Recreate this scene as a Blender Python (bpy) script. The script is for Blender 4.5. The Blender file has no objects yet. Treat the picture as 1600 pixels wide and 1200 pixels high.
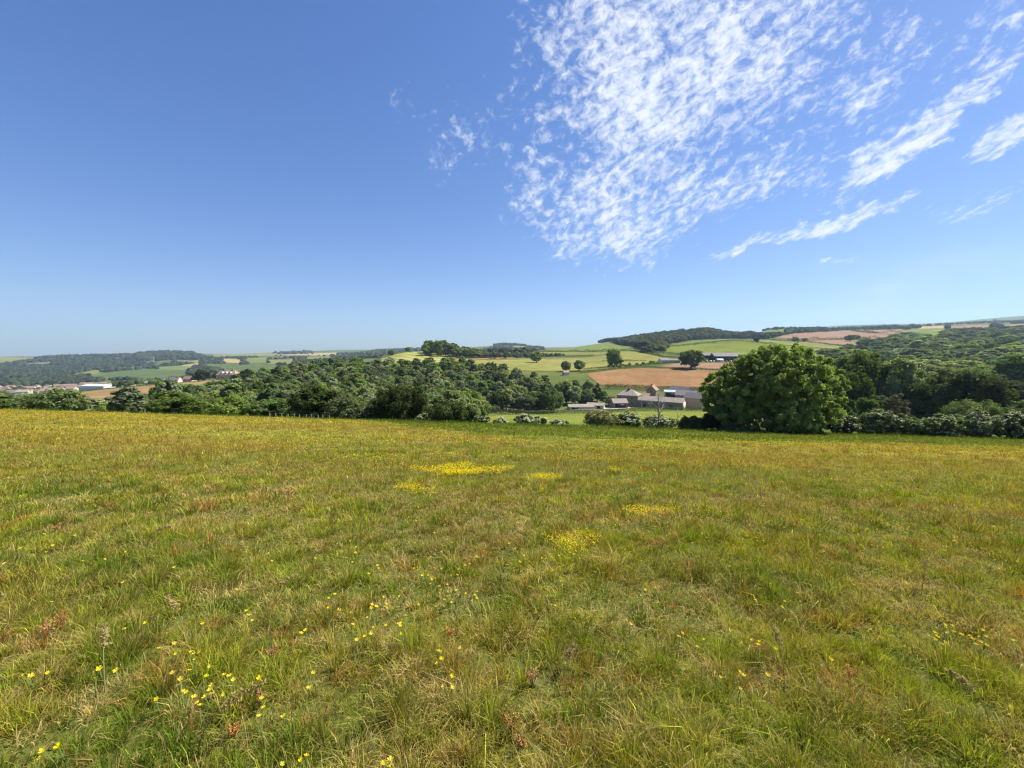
import bpy, math, random
import numpy as np
R = math.radians
random.seed(7); rng = np.random.default_rng(7)
SC = bpy.context.scene
COL = SC.collection

# ------------------------------------------------------------------ camera
F = 640.0                       # focal length in pixels of the 1600 px wide photograph
CAMZ = 1.6
PITCH = math.atan(55 / F)
cam = bpy.data.cameras.new('camera'); camo = bpy.data.objects.new('camera', cam); COL.objects.link(camo)
cam.sensor_width = 36; cam.lens = F / 1600 * 36; cam.clip_start = .05; cam.clip_end = 40000
camo.location = (0, 0, CAMZ); camo.rotation_euler = (R(90) - PITCH, 0, 0)
SC.camera = camo

# ------------------------------------------------------------------ sun and sky
SUN_EL, SUN_AZ = R(52), R(68)    # azimuth clockwise from +Y (the view direction)
SC.view_settings.view_transform = 'Standard'; SC.view_settings.look = 'None'
SC.view_settings.gamma = 1; SC.view_settings.exposure = 1.05
sun = bpy.data.lights.new('sun', 'SUN'); sun.energy = 5.0; sun.angle = R(.55); sun.color = (1, .955, .88)
suno = bpy.data.objects.new('sun', sun); COL.objects.link(suno)
from mathutils import Vector
sd = Vector((math.sin(SUN_AZ) * math.cos(SUN_EL), math.cos(SUN_AZ) * math.cos(SUN_EL), math.sin(SUN_EL)))
suno.rotation_euler = sd.to_track_quat('Z', 'Y').to_euler()

W = bpy.data.worlds.new('World'); SC.world = W; W.use_nodes = True
nt = W.node_tree; nt.nodes.clear()
class NB:
    def __init__(s, nt): s.nt = nt
    def n(s, t, **k):
        a = s.nt.nodes.new(t)
        for q, v in k.items(): setattr(a, q, v)
        return a
    def inp(s, node, i, v):
        if v is None: return
        if isinstance(v, bpy.types.NodeSocket): s.nt.links.new(v, node.inputs[i])
        else: node.inputs[i].default_value = v
    def m(s, op, a, b=None, c=None, clamp=False):
        q = s.n('ShaderNodeMath', operation=op); q.use_clamp = clamp
        s.inp(q, 0, a); s.inp(q, 1, b); s.inp(q, 2, c); return q.outputs[0]
    def vm(s, op, a, b=None):
        q = s.n('ShaderNodeVectorMath', operation=op); s.inp(q, 0, a); s.inp(q, 1, b); return q.outputs[0]
    def comb(s, x, y, z):
        q = s.n('ShaderNodeCombineXYZ'); s.inp(q, 0, x); s.inp(q, 1, y); s.inp(q, 2, z); return q.outputs[0]
    def sep(s, v):
        q = s.n('ShaderNodeSeparateXYZ'); s.inp(q, 0, v); return q.outputs
    def noise(s, v, scale, detail=2, rough=.5, col=False):
        q = s.n('ShaderNodeTexNoise'); s.inp(q, 'Vector', v); s.inp(q, 'Scale', scale); s.inp(q, 'Detail', detail); s.inp(q, 'Roughness', rough)
        return q.outputs['Color'] if col else q.outputs['Fac']
    def mr(s, v, a, b, c=0., d=1., t='SMOOTHSTEP'):
        q = s.n('ShaderNodeMapRange', interpolation_type=t); q.clamp = True
        for i, w in enumerate((v, a, b, c, d)): s.inp(q, i, w)
        return q.outputs[0]
    def mix(s, f, a, b, mode='MIX'):
        q = s.n('ShaderNodeMix', data_type='RGBA', blend_type=mode)
        s.inp(q, 0, f); s.inp(q, 6, a if isinstance(a, bpy.types.NodeSocket) else (*a, 1)); s.inp(q, 7, b if isinstance(b, bpy.types.NodeSocket) else (*b, 1))
        return q.outputs[2]
def vy(y):                       # image row -> dz/dy of the ray
    c, s_ = math.cos(PITCH), math.sin(PITCH); t = (600 - np.asarray(y, float)) / F
    return (-s_ + t * c) / (c + t * s_)
def ux(x, y):                    # image column -> dx/dy
    c, s_ = math.cos(PITCH), math.sin(PITCH); t = (600 - np.asarray(y, float)) / F
    return ((np.asarray(x, float) - 800) / F) / (c + t * s_)

b = NB(nt)
sky = b.n('ShaderNodeTexSky', sky_type='NISHITA'); sky.sun_disc = False
sky.sun_elevation = SUN_EL; sky.sun_rotation = SUN_AZ; sky.altitude = 120
sky.air_density = 1.0; sky.dust_density = .35; sky.ozone_density = 2.6
tc = b.n('ShaderNodeTexCoord'); dx, dy, dz = b.sep(tc.outputs['Generated'])
dyc = b.m('MAXIMUM', dy, .08); dzc = b.m('MAXIMUM', dz, .02)
gx = b.m('DIVIDE', dx, dyc); gz = b.m('DIVIDE', dz, dyc)
cp = b.comb(b.m('DIVIDE', dx, dzc), b.m('DIVIDE', dy, dzc), 0.)
sq = b.m('SQRT', dzc_ := b.m('MAXIMUM', gz, .02))
q1 = b.m('DIVIDE', gx, sq); q2 = b.m('MULTIPLY', sq, 2.)
ca_, sa_ = math.cos(R(35)), math.sin(R(35))
qa = b.m('ADD', b.m('MULTIPLY', q1, ca_), b.m('MULTIPLY', q2, sa_)); qb = b.m('ADD', b.m('MULTIPLY', q1, -sa_), b.m('MULTIPLY', q2, ca_))
cp = b.comb(b.m('MULTIPLY', qa, .95), qb, 0.)
warp = b.vm('ADD', cp, b.vm('MULTIPLY', b.vm('SUBTRACT', b.noise(cp, 9., 3, .6, col=True), (.5, .5, .5)), (.07, .07, 0)))
# (x, y, rx, ry, tilt in degrees upwards to the right, strength)
BL = [(1095, 50, 205, 125, 10, 1.0), (1290, 20, 110, 40, 10, .55), (1180, 150, 150, 70, 40, .78), (1030, 175, 130, 75, 30, .95), (985, 300, 130, 95, 35, .92), (965, 362, 60, 34, 0, .85),
      (1060, 320, 90, 26, 12, .85), (1470, 178, 170, 25, 38, 1.0), (1590, 205, 80, 20, 30, .95), (1285, 348, 165, 13, 19, .9),
      (1180, 385, 70, 9, 17, .9), (1250, 205, 150, 80, 30, .62), (1540, 80, 100, 45, 40, .66), (850, 120, 80, 70, 40, .56), (730, 215, 80, 60, -60, .47), (850, 285, 60, 60, 0, .66), (920, 60, 100, 70, 0, .80), (930, 200, 70, 80, 0, .62),
      (1360, 60, 120, 60, 0, .52), (1200, 280, 140, 34, 25, .66), (1310, 405, 40, 7, 5, .7), (1540, 310, 120, 18, 15, .45), (655, 160, 40, 30, 0, .3)]
acc = None
wz = b.noise(b.comb(gx, gz, 0.), 6., 4, .65, col=True)
wx_, wy_, _ = b.sep(b.vm('MULTIPLY', b.vm('SUBTRACT', wz, (.5, .5, .5)), (.13, .13, 0)))
gx2 = b.m('ADD', gx, wx_); gz2 = b.m('ADD', gz, wy_)
for (x, y, rx, ry, ang, st) in BL:
    u0, v0 = float(ux(x, y)), float(vy(y)); ca, sa = math.cos(R(ang)), math.sin(R(ang))
    k = 1.35 / F
    ex = b.m('SUBTRACT', gx2, u0); ez = b.m('SUBTRACT', gz2, v0)
    a1 = b.m('ADD', b.m('MULTIPLY', ex, ca / (rx * k)), b.m('MULTIPLY', ez, sa / (rx * k)))
    a2 = b.m('ADD', b.m('MULTIPLY', ex, -sa / (ry * k)), b.m('MULTIPLY', ez, ca / (ry * k)))
    r2 = b.m('ADD', b.m('MULTIPLY', a1, a1), b.m('MULTIPLY', a2, a2))
    g = b.m('MULTIPLY', b.mr(r2, 0., 1.4, 1., 0., 'SMOOTHSTEP'), st)
    acc = g if acc is None else b.m('MAXIMUM', acc, g)
n1 = b.noise(warp, 27., 6, .60); n2 = b.noise(cp, 5., 3, .6); n3 = b.noise(warp, 80., 4, .6)
nn = b.m('ADD', b.m('ADD', b.m('MULTIPLY', n1, .52), b.m('MULTIPLY', n2, .32)), b.m('MULTIPLY', n3, .16))
th = b.mr(acc, 0., 1., .64, .405, 'LINEAR')
cl = b.m('MULTIPLY', b.mr(b.m('SUBTRACT', nn, th), -.04, .19), .95)
cl = b.m('MULTIPLY', cl, b.mr(acc, .02, .2))
low = b.m('MULTIPLY', b.mr(b.noise(b.comb(gx, b.m('MULTIPLY', gz, 3.), 3.), 2.6, 4, .6), .45, .72), b.m('MULTIPLY', b.mr(gz, .04, .12), b.mr(gz, .30, .12)))
low = b.m('MULTIPLY', b.m('MULTIPLY', low, b.mr(gx, .45, 1.0)), .30)
cl = b.m('MAXIMUM', cl, low)
hsv = b.n('ShaderNodeHueSaturation'); b.inp(hsv, 'Color', sky.outputs[0]); hsv.inputs['Saturation'].default_value = 1.25; hsv.inputs['Value'].default_value = 1.0
sr = b.n('ShaderNodeSeparateColor'); b.inp(sr, 0, hsv.outputs[0]); cq = b.n('ShaderNodeCombineColor')
for i_, (ka, kb) in enumerate(((.86, .85), (.755, .33), (.985, .31))):      # soft shoulder towards the horizon
    b.inp(cq, i_, b.m('DIVIDE', b.m('MULTIPLY', sr.outputs[i_], ka), b.m('ADD', 1., b.m('MULTIPLY', sr.outputs[i_], kb * .193))))
skyc = cq.outputs[0]
cc = b.mix(cl, skyc, (4.9, 5.15, 5.6))
bg = b.n('ShaderNodeBackground'); b.inp(bg, 0, cc); bg.inputs[1].default_value = .093
out = b.n('ShaderNodeOutputWorld'); nt.links.new(bg.outputs[0], out.inputs[0])
W.cycles.sampling_method = 'MANUAL'; W.cycles.sample_map_resolution = 512
SC.cycles.max_bounces = 6; SC.cycles.diffuse_bounces = 3; SC.cycles.transmission_bounces = 3; SC.cycles.volume_bounces = 0; SC.cycles.transparent_max_bounces = 4
SC.cycles.use_denoising = True; SC.cycles.denoising_input_passes = 'RGB_ALBEDO_NORMAL'; SC.cycles.denoising_prefilter = 'ACCURATE'
SC.cycles.pixel_filter_type = 'BLACKMAN_HARRIS'; SC.cycles.filter_width = 1.3

# ------------------------------------------------------------------ helpers
def vnoise(x, y, s, seed=0):
    x = np.asarray(x, float) * s + 1000.3; y = np.asarray(y, float) * s + 1000.7
    xi = np.floor(x).astype(np.int64); yi = np.floor(y).astype(np.int64)
    fx = x - xi; fy = y - yi; fx = fx * fx * (3 - 2 * fx); fy = fy * fy * (3 - 2 * fy)
    def h(a, c):
        n = (a * 374761393 + c * 668265263 + seed * 1442695041) & 0xffffffff
        n = ((n ^ (n >> 13)) * 1274126177) & 0xffffffff
        return ((n ^ (n >> 16)) & 0xffff) / 65535.
    return (h(xi, yi) * (1 - fx) + h(xi + 1, yi) * fx) * (1 - fy) + (h(xi, yi + 1) * (1 - fx) + h(xi + 1, yi + 1) * fx) * fy
def fbm(x, y, s, o=4, seed=0):
    t = 0; a = .5; n = 0
    for i in range(o):
        t = t + a * vnoise(x, y, s, seed + i * 7); n += a; a *= .5; s *= 2.03
    return t / n
def sstep(a, b_, x):
    t = np.clip((np.asarray(x, float) - a) / (b_ - a), 0, 1); return t * t * (3 - 2 * t)

def mesh(name, V, Q=None, T=None, col=None, smooth=False):
    me = bpy.data.meshes.new(name); V = np.ascontiguousarray(V, np.float32)
    parts = []; tot = []
    if Q is not None and len(Q): Q = np.asarray(Q, np.int32); parts.append(Q.ravel()); tot.append(np.full(len(Q), 4, np.int32))
    if T is not None and len(T): T = np.asarray(T, np.int32); parts.append(T.ravel()); tot.append(np.full(len(T), 3, np.int32))
    L = np.concatenate(parts); tt = np.concatenate(tot)
    me.vertices.add(len(V)); me.vertices.foreach_set('co', V.ravel())
    me.loops.add(len(L)); me.loops.foreach_set('vertex_index', L)
    me.polygons.add(len(tt)); me.polygons.foreach_set('loop_start', np.concatenate([[0], np.cumsum(tt)[:-1]]).astype(np.int32))
    if smooth: me.polygons.foreach_set('use_smooth', np.ones(len(tt), bool))
    if col is not None:
        c = np.ones((len(V), 4), np.float32); c[:, :3] = col
        a = me.color_attributes.new('Col', 'FLOAT_COLOR', 'POINT'); a.data.foreach_set('color', c.ravel())
    me.update(calc_edges=True); return me
def obj(name, me, mat=None, parent=None, loc=None):
    if mat is not None and not me.materials: me.materials.append(mat)
    o = bpy.data.objects.new(name, me); COL.objects.link(o)
    if loc is not None: o.location = loc
    if parent is not None: o.parent = parent
    return o
def tag(o, label=None, cat=None, group=None, kind=None):
    if label: o['label'] = label
    if cat: o['category'] = cat
    if group: o['group'] = group
    if kind: o['kind'] = kind
    return o
def empty(name, loc=(0, 0, 0), rz=0, sc=None):
    o = bpy.data.objects.new(name, None); COL.objects.link(o); o.location = loc; o.rotation_euler = (0, 0, rz)
    o.empty_display_size = .3
    if sc is not None: o.scale = sc
    return o

class MB:                        # collects simple solids into one mesh
    def __init__(s): s.V = []; s.Q = []; s.T = []
    def box(s, x0, x1, y0, y1, z0, z1):
        n = len(s.V)
        s.V += [(x0, y0, z0), (x1, y0, z0), (x1, y1, z0), (x0, y1, z0), (x0, y0, z1), (x1, y0, z1), (x1, y1, z1), (x0, y1, z1)]
        s.Q += [tuple(n + i for i in q) for q in ((0, 3, 2, 1), (4, 5, 6, 7), (0, 1, 5, 4), (1, 2, 6, 5), (2, 3, 7, 6), (3, 0, 4, 7))]
        return s
    def poly(s, pts):
        n = len(s.V); s.V += pts
        (s.Q if len(pts) == 4 else s.T).append(tuple(range(n, n + len(pts)))); return s
    def tube(s, pts, rad, k=6):
        pts = [Vector(p) for p in pts]; n = len(s.V)
        for i, p in enumerate(pts):
            d = (pts[min(i + 1, len(pts) - 1)] - pts[max(i - 1, 0)]).normalized()
            a = d.orthogonal().normalized(); c = d.cross(a)
            if i and (a.dot(pa) < 0): pass
            pa = a
            if i:
                a = (prev - d * prev.dot(d)).normalized(); c = d.cross(a)
            prev = a
            for j in range(k):
                t = 2 * math.pi * j / k; q = p + (a * math.cos(t) + c * math.sin(t)) * rad[i]; s.V.append(tuple(q))
        for i in range(len(pts) - 1):
            for j in range(k):
                s.Q.append((n + i * k + j, n + i * k + (j + 1) % k, n + (i + 1) * k + (j + 1) % k, n + (i + 1) * k + j))
        m = len(s.V); s.V.append(tuple(pts[-1]))
        for j in range(k): s.T.append((n + (len(pts) - 1) * k + j, n + (len(pts) - 1) * k + (j + 1) % k, m))
        return s
    def mesh(s, name, smooth=False): return mesh(name, np.array(s.V, float), s.Q, s.T, smooth=smooth)
    def build(s, name, mat, parent=None, smooth=False, loc=None): return obj(name, s.mesh(name, smooth), mat, parent, loc)

# ------------------------------------------------------------------ materials
def mat_new(name):
    m = bpy.data.materials.new(name); m.use_nodes = True; m.node_tree.nodes.clear(); return m, NB(m.node_tree)
def finish(b, sh):
    o = b.n('ShaderNodeOutputMaterial'); b.nt.links.new(sh, o.inputs[0])
def solid(name, c, rough=.9, var=.25, scale=1.2, spec=.2, bump=0, metal=0):
    m, b = mat_new(name)
    g = b.n('ShaderNodeNewGeometry'); f = b.noise(g.outputs['Position'], scale, 6, .65)
    k = b.mr(f, .3, .7, 1 - var, 1 + var, 'LINEAR')
    c2 = b.vm('SCALE', (c[0], c[1], c[2])); c2.node.inputs['Scale'].default_value = 1; b.nt.links.new(k, c2.node.inputs['Scale'])
    p = b.n('ShaderNodeBsdfPrincipled'); b.inp(p, 'Base Color', c2); b.inp(p, 'Roughness', rough); p.inputs['Specular IOR Level'].default_value = spec; p.inputs['Metallic'].default_value = metal
    finish(b, p.outputs[0]); return m
def leafmat(name, base=None, trans=.42, rnd=.38, gloss=0, sat=1.0, tint=(1, 1, 1)):
    m, b = mat_new(name)
    if base is None:
        a = b.n('ShaderNodeAttribute', attribute_name='Col'); c = a.outputs['Color']
    else:
        c = b.vm('ADD', base, (0, 0, 0))
    if rnd:
        oi = b.n('ShaderNodeObjectInfo')
        h = b.n('ShaderNodeHueSaturation'); b.inp(h, 'Color', c)
        b.inp(h, 'Value', b.mr(oi.outputs['Random'], 0, 1, 1 - rnd, 1 + rnd, 'LINEAR'))
        r2 = b.m('FRACT', b.m('MULTIPLY', oi.outputs['Random'], 7.31))
        b.inp(h, 'Hue', b.mr(r2, 0, 1, .5 - rnd * .04, .5 + rnd * .05, 'LINEAR'))
        r3 = b.m('FRACT', b.m('MULTIPLY', oi.outputs['Random'], 17.77)); b.inp(h, 'Saturation', b.mr(r3, 0, 1, (1 - rnd) * sat, sat, 'LINEAR'))
        c = h.outputs[0]
    if tint != (1, 1, 1): c = b.mix(1., c, tint, 'MULTIPLY')
    d = b.n('ShaderNodeBsdfDiffuse'); b.inp(d, 0, c)
    t = b.n('ShaderNodeBsdfTranslucent'); b.inp(t, 0, b.mix(1., c, (1.25, 1.35, .6), 'MULTIPLY'))
    ms = b.n('ShaderNodeMixShader'); ms.inputs[0].default_value = trans
    b.nt.links.new(d.outputs[0], ms.inputs[1]); b.nt.links.new(t.outputs[0], ms.inputs[2]); sh = ms.outputs[0]
    if gloss:
        g = b.n('ShaderNodeBsdfGlossy'); g.inputs['Roughness'].default_value = .45; g.inputs[0].default_value = (1, 1, 1, 1)
        m2 = b.n('ShaderNodeMixShader'); m2.inputs[0].default_value = gloss; b.nt.links.new(sh, m2.inputs[1]); b.nt.links.new(g.outputs[0], m2.inputs[2]); sh = m2.outputs[0]
    finish(b, sh); return m
def fieldmat(name, c1, c2, scale=.05, stripe=None, c3=None, fine=.4):
    """land cover: two tones in noise patches, optional mown or drilled lines (direction deg, spacing m, amount)"""
    m, b = mat_new(name)
    g = b.n('ShaderNodeNewGeometry'); P = g.outputs['Position']
    f = b.noise(P, scale, 7, .62)
    f = b.mr(f, .33, .67)
    if stripe:
        x, y, _ = b.sep(P); dr, sp, am = stripe
        w = b.noise(P, .006, 2)
        t = b.m('ADD', b.m('ADD', b.m('MULTIPLY', x, math.cos(R(dr))), b.m('MULTIPLY', y, math.sin(R(dr)))), b.m('MULTIPLY', w, 14.))
        s_ = b.m('SINE', b.m('MULTIPLY', t, 2 * math.pi / sp))
        f = b.m('ADD', f, b.m('MULTIPLY', s_, am), clamp=True)
    c = b.mix(f, c1, c2)
    if c3: c = b.mix(b.mr(b.noise(P, scale * .4, 5, .6), .5, .68), c, c3)
    k = b.mr(b.noise(P, fine, 5, .7), .3, .7, .78, 1.22, 'LINEAR')
    q = b.vm('SCALE', c); b.nt.links.new(k, q.node.inputs['Scale'])
    d = b.n('ShaderNodeBsdfDiffuse'); b.inp(d, 0, q); finish(b, d.outputs[0]); return m

# ------------------------------------------------------------------ terrain height function
TD = [47, 60, 80, 120, 190, 250, 290, 395, 520, 700, 1000, 1500, 2200, 3200, 5000, 8000]
TX = [-300, 0, 200, 270, 400, 550, 640, 700, 790, 850, 1000, 1095, 1150, 1215, 1300, 1450, 1600, 1900]
TY = {-300: [645, 645, 643, 637, 630, 625, 618, 614, 612, 603, 585, 567, 556, 560, 562],
      0:    [650, 650, 647, 641, 635, 630, 623, 620, 617, 608, 592, 574, 557, 564, 562],
      200:  [655, 656, 652, 642, 632, 624, 608, 604, 603, 600, 588, 572, 554.5, 560, 561],
      270:  [657, 658, 653, 641, 629, 620, 603, 598, 598, 594, 583, 569, 551, 557, 559],
      640:  [668, 671, 665, 646, 621, 606, 578, 565, 549.5, 559, 558, 554, 547, 546.5, 550],
      790:  [671, 669, 663, 649, 631, 612, 580, 568, 556, 553, 552, 549, 540, 545.5, 548],
      1095: [678, 672, 662, 651, 637, 609, 577, 562, 538, 537, 517, 532, 537, 541, 544],
      1215: [682, 676, 663, 646, 629, 607, 577, 562, 538, 533, 519, 513, 530, 534, 540],
      400:  [660, 663, 656, 640, 622, 610, 592, 586, 588, 583, 574, 563, 556, 552, 556],
      550:  [664, 668, 661, 642, 618, 602, 578, 573, 572, 567, 562, 557, 552, 547, 552],
      700:  [670, 673, 667, 648, 622, 608, 578, 566, 552, 556, 556, 552, 545, 546, 549],
      850:  [671, 666, 659, 650, 638, 615, 582, 570, 559, 551, 548, 547, 543, 545, 547],
      1000: [673, 667, 659, 650, 637, 609, 577, 562, 548, 540, 528, 538, 540, 543, 545],
      1150: [680, 675, 664, 651, 637, 609, 577, 562, 533, 535, 524, 530, 535, 540, 543],
      1300: [684, 677, 662, 640, 620, 605, 577, 562, 545, 530, 521, 516, 522, 509, 520],
      1450: [686, 678, 660, 630, 608, 598, 575, 558, 540, 526, 514, 509, 508, 505, 515],
      1600: [686, 672, 645, 618, 602, 593, 570, 550, 534, 520, 509, 503, 501, 493, 505],
      1900: [680, 660, 635, 610, 595, 585, 560, 540, 525, 512, 500, 495, 490, 485, 495]}
SX, SY = -.030, -.153
def plane_v(u, D): return SY + SX * u - CAMZ / D
def pchip(x, y, q):
    x = np.asarray(x, float); y = np.asarray(y, float); h = np.diff(x); dl = np.diff(y) / h
    m = np.zeros(len(x)); m[0] = dl[0]; m[-1] = dl[-1]
    for i in range(1, len(x) - 1):
        if dl[i - 1] * dl[i] > 0:
            w1 = 2 * h[i] + h[i - 1]; w2 = h[i] + 2 * h[i - 1]; m[i] = (w1 + w2) / (w1 / dl[i - 1] + w2 / dl[i])
    i = np.clip(np.searchsorted(x, q) - 1, 0, len(x) - 2); t = np.clip((q - x[i]) / h[i], 0, 1)
    return (2 * t**3 - 3 * t**2 + 1) * y[i] + (t**3 - 2 * t**2 + t) * h[i] * m[i] + (-2 * t**3 + 3 * t**2) * y[i + 1] + (t**3 - t**2) * h[i] * m[i + 1]
LQ = np.linspace(math.log(47), math.log(8000), 700)
colsV = []
for x in TX:
    u0 = (x - 800) / F
    yy = [float(plane_v(u0, 47))] + [float(vy(q)) for q in TY[x]]
    colsV.append(pchip(np.log(TD), yy, LQ))
colsV = np.array(colsV); TU = np.array([(x - 800) / F for x in TX])
AMAX = R(60); NA = 481; AQ = np.linspace(-AMAX, AMAX, NA); UQ = np.tan(AQ)
TAB = np.array([pchip(TU, colsV[:, j], np.clip(UQ, TU[0], TU[-1])) for j in range(len(LQ))]).T     # [az, D]
def cfac(a): return np.cos(np.clip(np.abs(a), 0, R(57)))
def ground(X, Y):
    X = np.asarray(X, float); Y = np.asarray(Y, float)
    r = np.hypot(X, Y); a = np.arctan2(X, Y); D = np.maximum(r * cfac(a), 1e-3)
    ai = np.clip((np.clip(a, -AMAX, AMAX) + AMAX) / (2 * AMAX) * (NA - 1), 0, NA - 1.001); i = ai.astype(int); fa = ai - i
    li = np.clip((np.log(np.clip(D, 47, 7999)) - LQ[0]) / (LQ[-1] - LQ[0]) * (len(LQ) - 1), 0, len(LQ) - 1.001); j = li.astype(int); fl = li - j
    v = (TAB[i, j] * (1 - fa) + TAB[i + 1, j] * fa) * (1 - fl) + (TAB[i, j + 1] * (1 - fa) + TAB[i + 1, j + 1] * fa) * fl
    v = v + sstep(90, 400, D) * (fbm(X, Y, .006, 3, 3) - .5) * 1.2 / np.maximum(D, 90)
    zt = v * D + CAMZ
    back = sstep(R(75), R(150), np.abs(a)); zt = zt * (1 - back) + (4 + D * .02) * back
    zp = SY * Y + SX * X
    # gentle hummocks of the meadow
    zp = zp + (fbm(X, Y, .55, 3, 11) - .5) * .12 + (fbm(X, Y, 2.6, 3, 12) - .5) * .09
    w = sstep(46, 58, D)
    return zp * (1 - w) + zt * w
def in_margin(X, Y):
    return Y > np.interp(X / np.maximum(Y, 1), MU, MD)
DS = np.exp(np.linspace(math.log(1.0), math.log(7900), 900))
def hit(x, y, dmin=1.0, dmax=7900):
    """first ground point seen along the ray through column x, row y"""
    u = float(ux(x, y)); v = float(vy(y)); D = DS[(DS >= dmin) & (DS <= dmax)]
    g = (ground(u * D, D) - CAMZ) / D - v
    k = np.argmax(g >= 0)
    if g[k] < 0: k = int(np.argmax(g)); d = D[k]
    elif k == 0: d = D[0]
    else: t = g[k - 1] / (g[k - 1] - g[k]); d = D[k - 1] * (1 - t) + D[k] * t
    return np.array([u * d, d, float(ground(u * d, d))])
def at(x, D):
    u = (x - 800) / F * 1.0; return np.array([u * D, D, float(ground(u * D, D))])
def pxh(y_top, x, D):            # height above the ground at (x, D) that reaches image row y_top
    p = at(x, D); return float(vy(y_top)) * D + CAMZ - p[2]

ME = [hit(x_, y_) for x_, y_ in [(560, 656), (650, 668), (750, 680), (850, 686), (1000, 689), (1100, 690), (1300, 692), (1450, 695), (1600, 700)]]
MU = [q[0] / q[1] for q in ME]; MD = [q[1] for q in ME]; MU = [MU[0] - .12] + MU + [MU[-1] + .5]; MD = [48.] + MD + [MD[-1]]
# ------------------------------------------------------------------ ground sheet
aa = np.concatenate([np.radians(np.arange(-180, -76, 4.)), np.radians(np.arange(-76, 76.01, .22)), np.radians(np.arange(80, 181, 4.))])
rows = np.concatenate([[0.15, .35, .6, .85], np.exp(np.arange(math.log(1.05), math.log(6800), .013))])
A_, R_ = np.meshgrid(aa, rows); rr = R_ / cfac(A_)
GX = rr * np.sin(A_); GY = rr * np.cos(A_); GZ = ground(GX, GY)
na = len(aa); nr = len(rows)
idx = np.arange(na * nr).reshape(nr, na)
Q = np.stack([idx[:-1, :-1], idx[:-1, 1:], idx[1:, 1:], idx[1:, :-1]], -1).reshape(-1, 4)
m, b = mat_new('meadow_and_valley_land')
g = b.n('ShaderNodeNewGeometry'); P = g.outputs['Position']; px_, py_, pz_ = b.sep(P)
f1 = b.mr(b.noise(P, .35, 6, .65), .35, .65); f2 = b.mr(b.noise(P, 3.5, 6, .7), .3, .7); f3 = b.mr(b.noise(P, 30., 4, .7), .3, .7)
near = b.mix(f3, (.040, .042, .010), (.120, .115, .030)); near = b.mix(b.m('MULTIPLY', f2, .6), near, (.07, .10, .015))
farm_ = b.mix(f1, (.16, .165, .020), (.20, .165, .035)); farm_ = b.mix(b.m('MULTIPLY', f2, .45), farm_, (.12, .15, .018))
dist = b.vm('LENGTH', b.comb(px_, py_, 0.)); dist = dist.node.outputs['Value']
c = b.mix(b.mr(dist, 8., 30.), near, farm_)
land = b.mix(b.mr(b.noise(P, .012, 6, .65), .38, .62), (.075, .095, .028), (.12, .135, .042))
margin = b.mix(f2, (.11, .15, .02), (.15, .19, .03))
at_ = b.n('ShaderNodeAttribute', attribute_name='Col'); c = b.mix(at_.outputs['Fac'], c, margin)
c = b.mix(b.mr(py_, 52., 70.), c, land)
d = b.n('ShaderNodeBsdfDiffuse'); b.inp(d, 0, c); finish(b, d.outputs[0])
mgc = in_margin(GX, GY).astype(float).reshape(-1); o = obj('ground', mesh('ground', np.stack([GX, GY, GZ], -1).reshape(-1, 3), Q, smooth=True, col=np.stack([mgc] * 3, 1)), m)
tag(o, 'rolling land that falls from the meadow into the valley and climbs to the far hills', 'ground', kind='structure')

# ------------------------------------------------------------------ fields draped over the land
M = {}
M['plough'] = fieldmat('dry_tilled_soil', (.190, .108, .050), (.245, .148, .070), .03, (8, 7, .12), fine=.25)
M['plough2'] = fieldmat('pinkish_tilled_soil', (.20, .122, .076), (.255, .165, .110), .02, (20, 12, .1), fine=.1)
M['straw'] = fieldmat('cut_hay_field', (.27, .215, .09), (.33, .26, .13), .02, fine=.1)
M['tan'] = fieldmat('tan_arable_field', (.19, .125, .055), (.25, .165, .075), .02, (70, 5, .15), fine=.1)
M['pale'] = fieldmat('pale_hay_meadow', (.155, .160, .042), (.215, .200, .062), .012, (12, 14, .22), (.24, .205, .08), fine=.08)
M['stripe'] = fieldmat('mown_striped_field', (.17, .205, .045), (.31, .28, .10), .01, (35, 17, .5), fine=.08)
M['bright'] = fieldmat('bright_pasture', (.112, .140, .030), (.150, .170, .040), .008, (40, 60, .25), fine=.05)
M['mid'] = fieldmat('hill_pasture', (.115, .145, .038), (.15, .175, .05), .01, fine=.05)
M['olive'] = fieldmat('olive_pasture', (.14, .155, .045), (.18, .18, .06), .008, fine=.03)
M['dark'] = fieldmat('dark_pasture', (.070, .100, .032), (.095, .120, .040), .008, fine=.03)
M['yard'] = fieldmat('pale_gravel', (.30, .27, .22), (.38, .35, .29), .2, fine=.8)
M['buttery'] = fieldmat('lush_pasture', (.115, .145, .028), (.165, .175, .035), .05, None, (.21, .19, .035), fine=.5)
FIELD_POLYS = []
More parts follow.
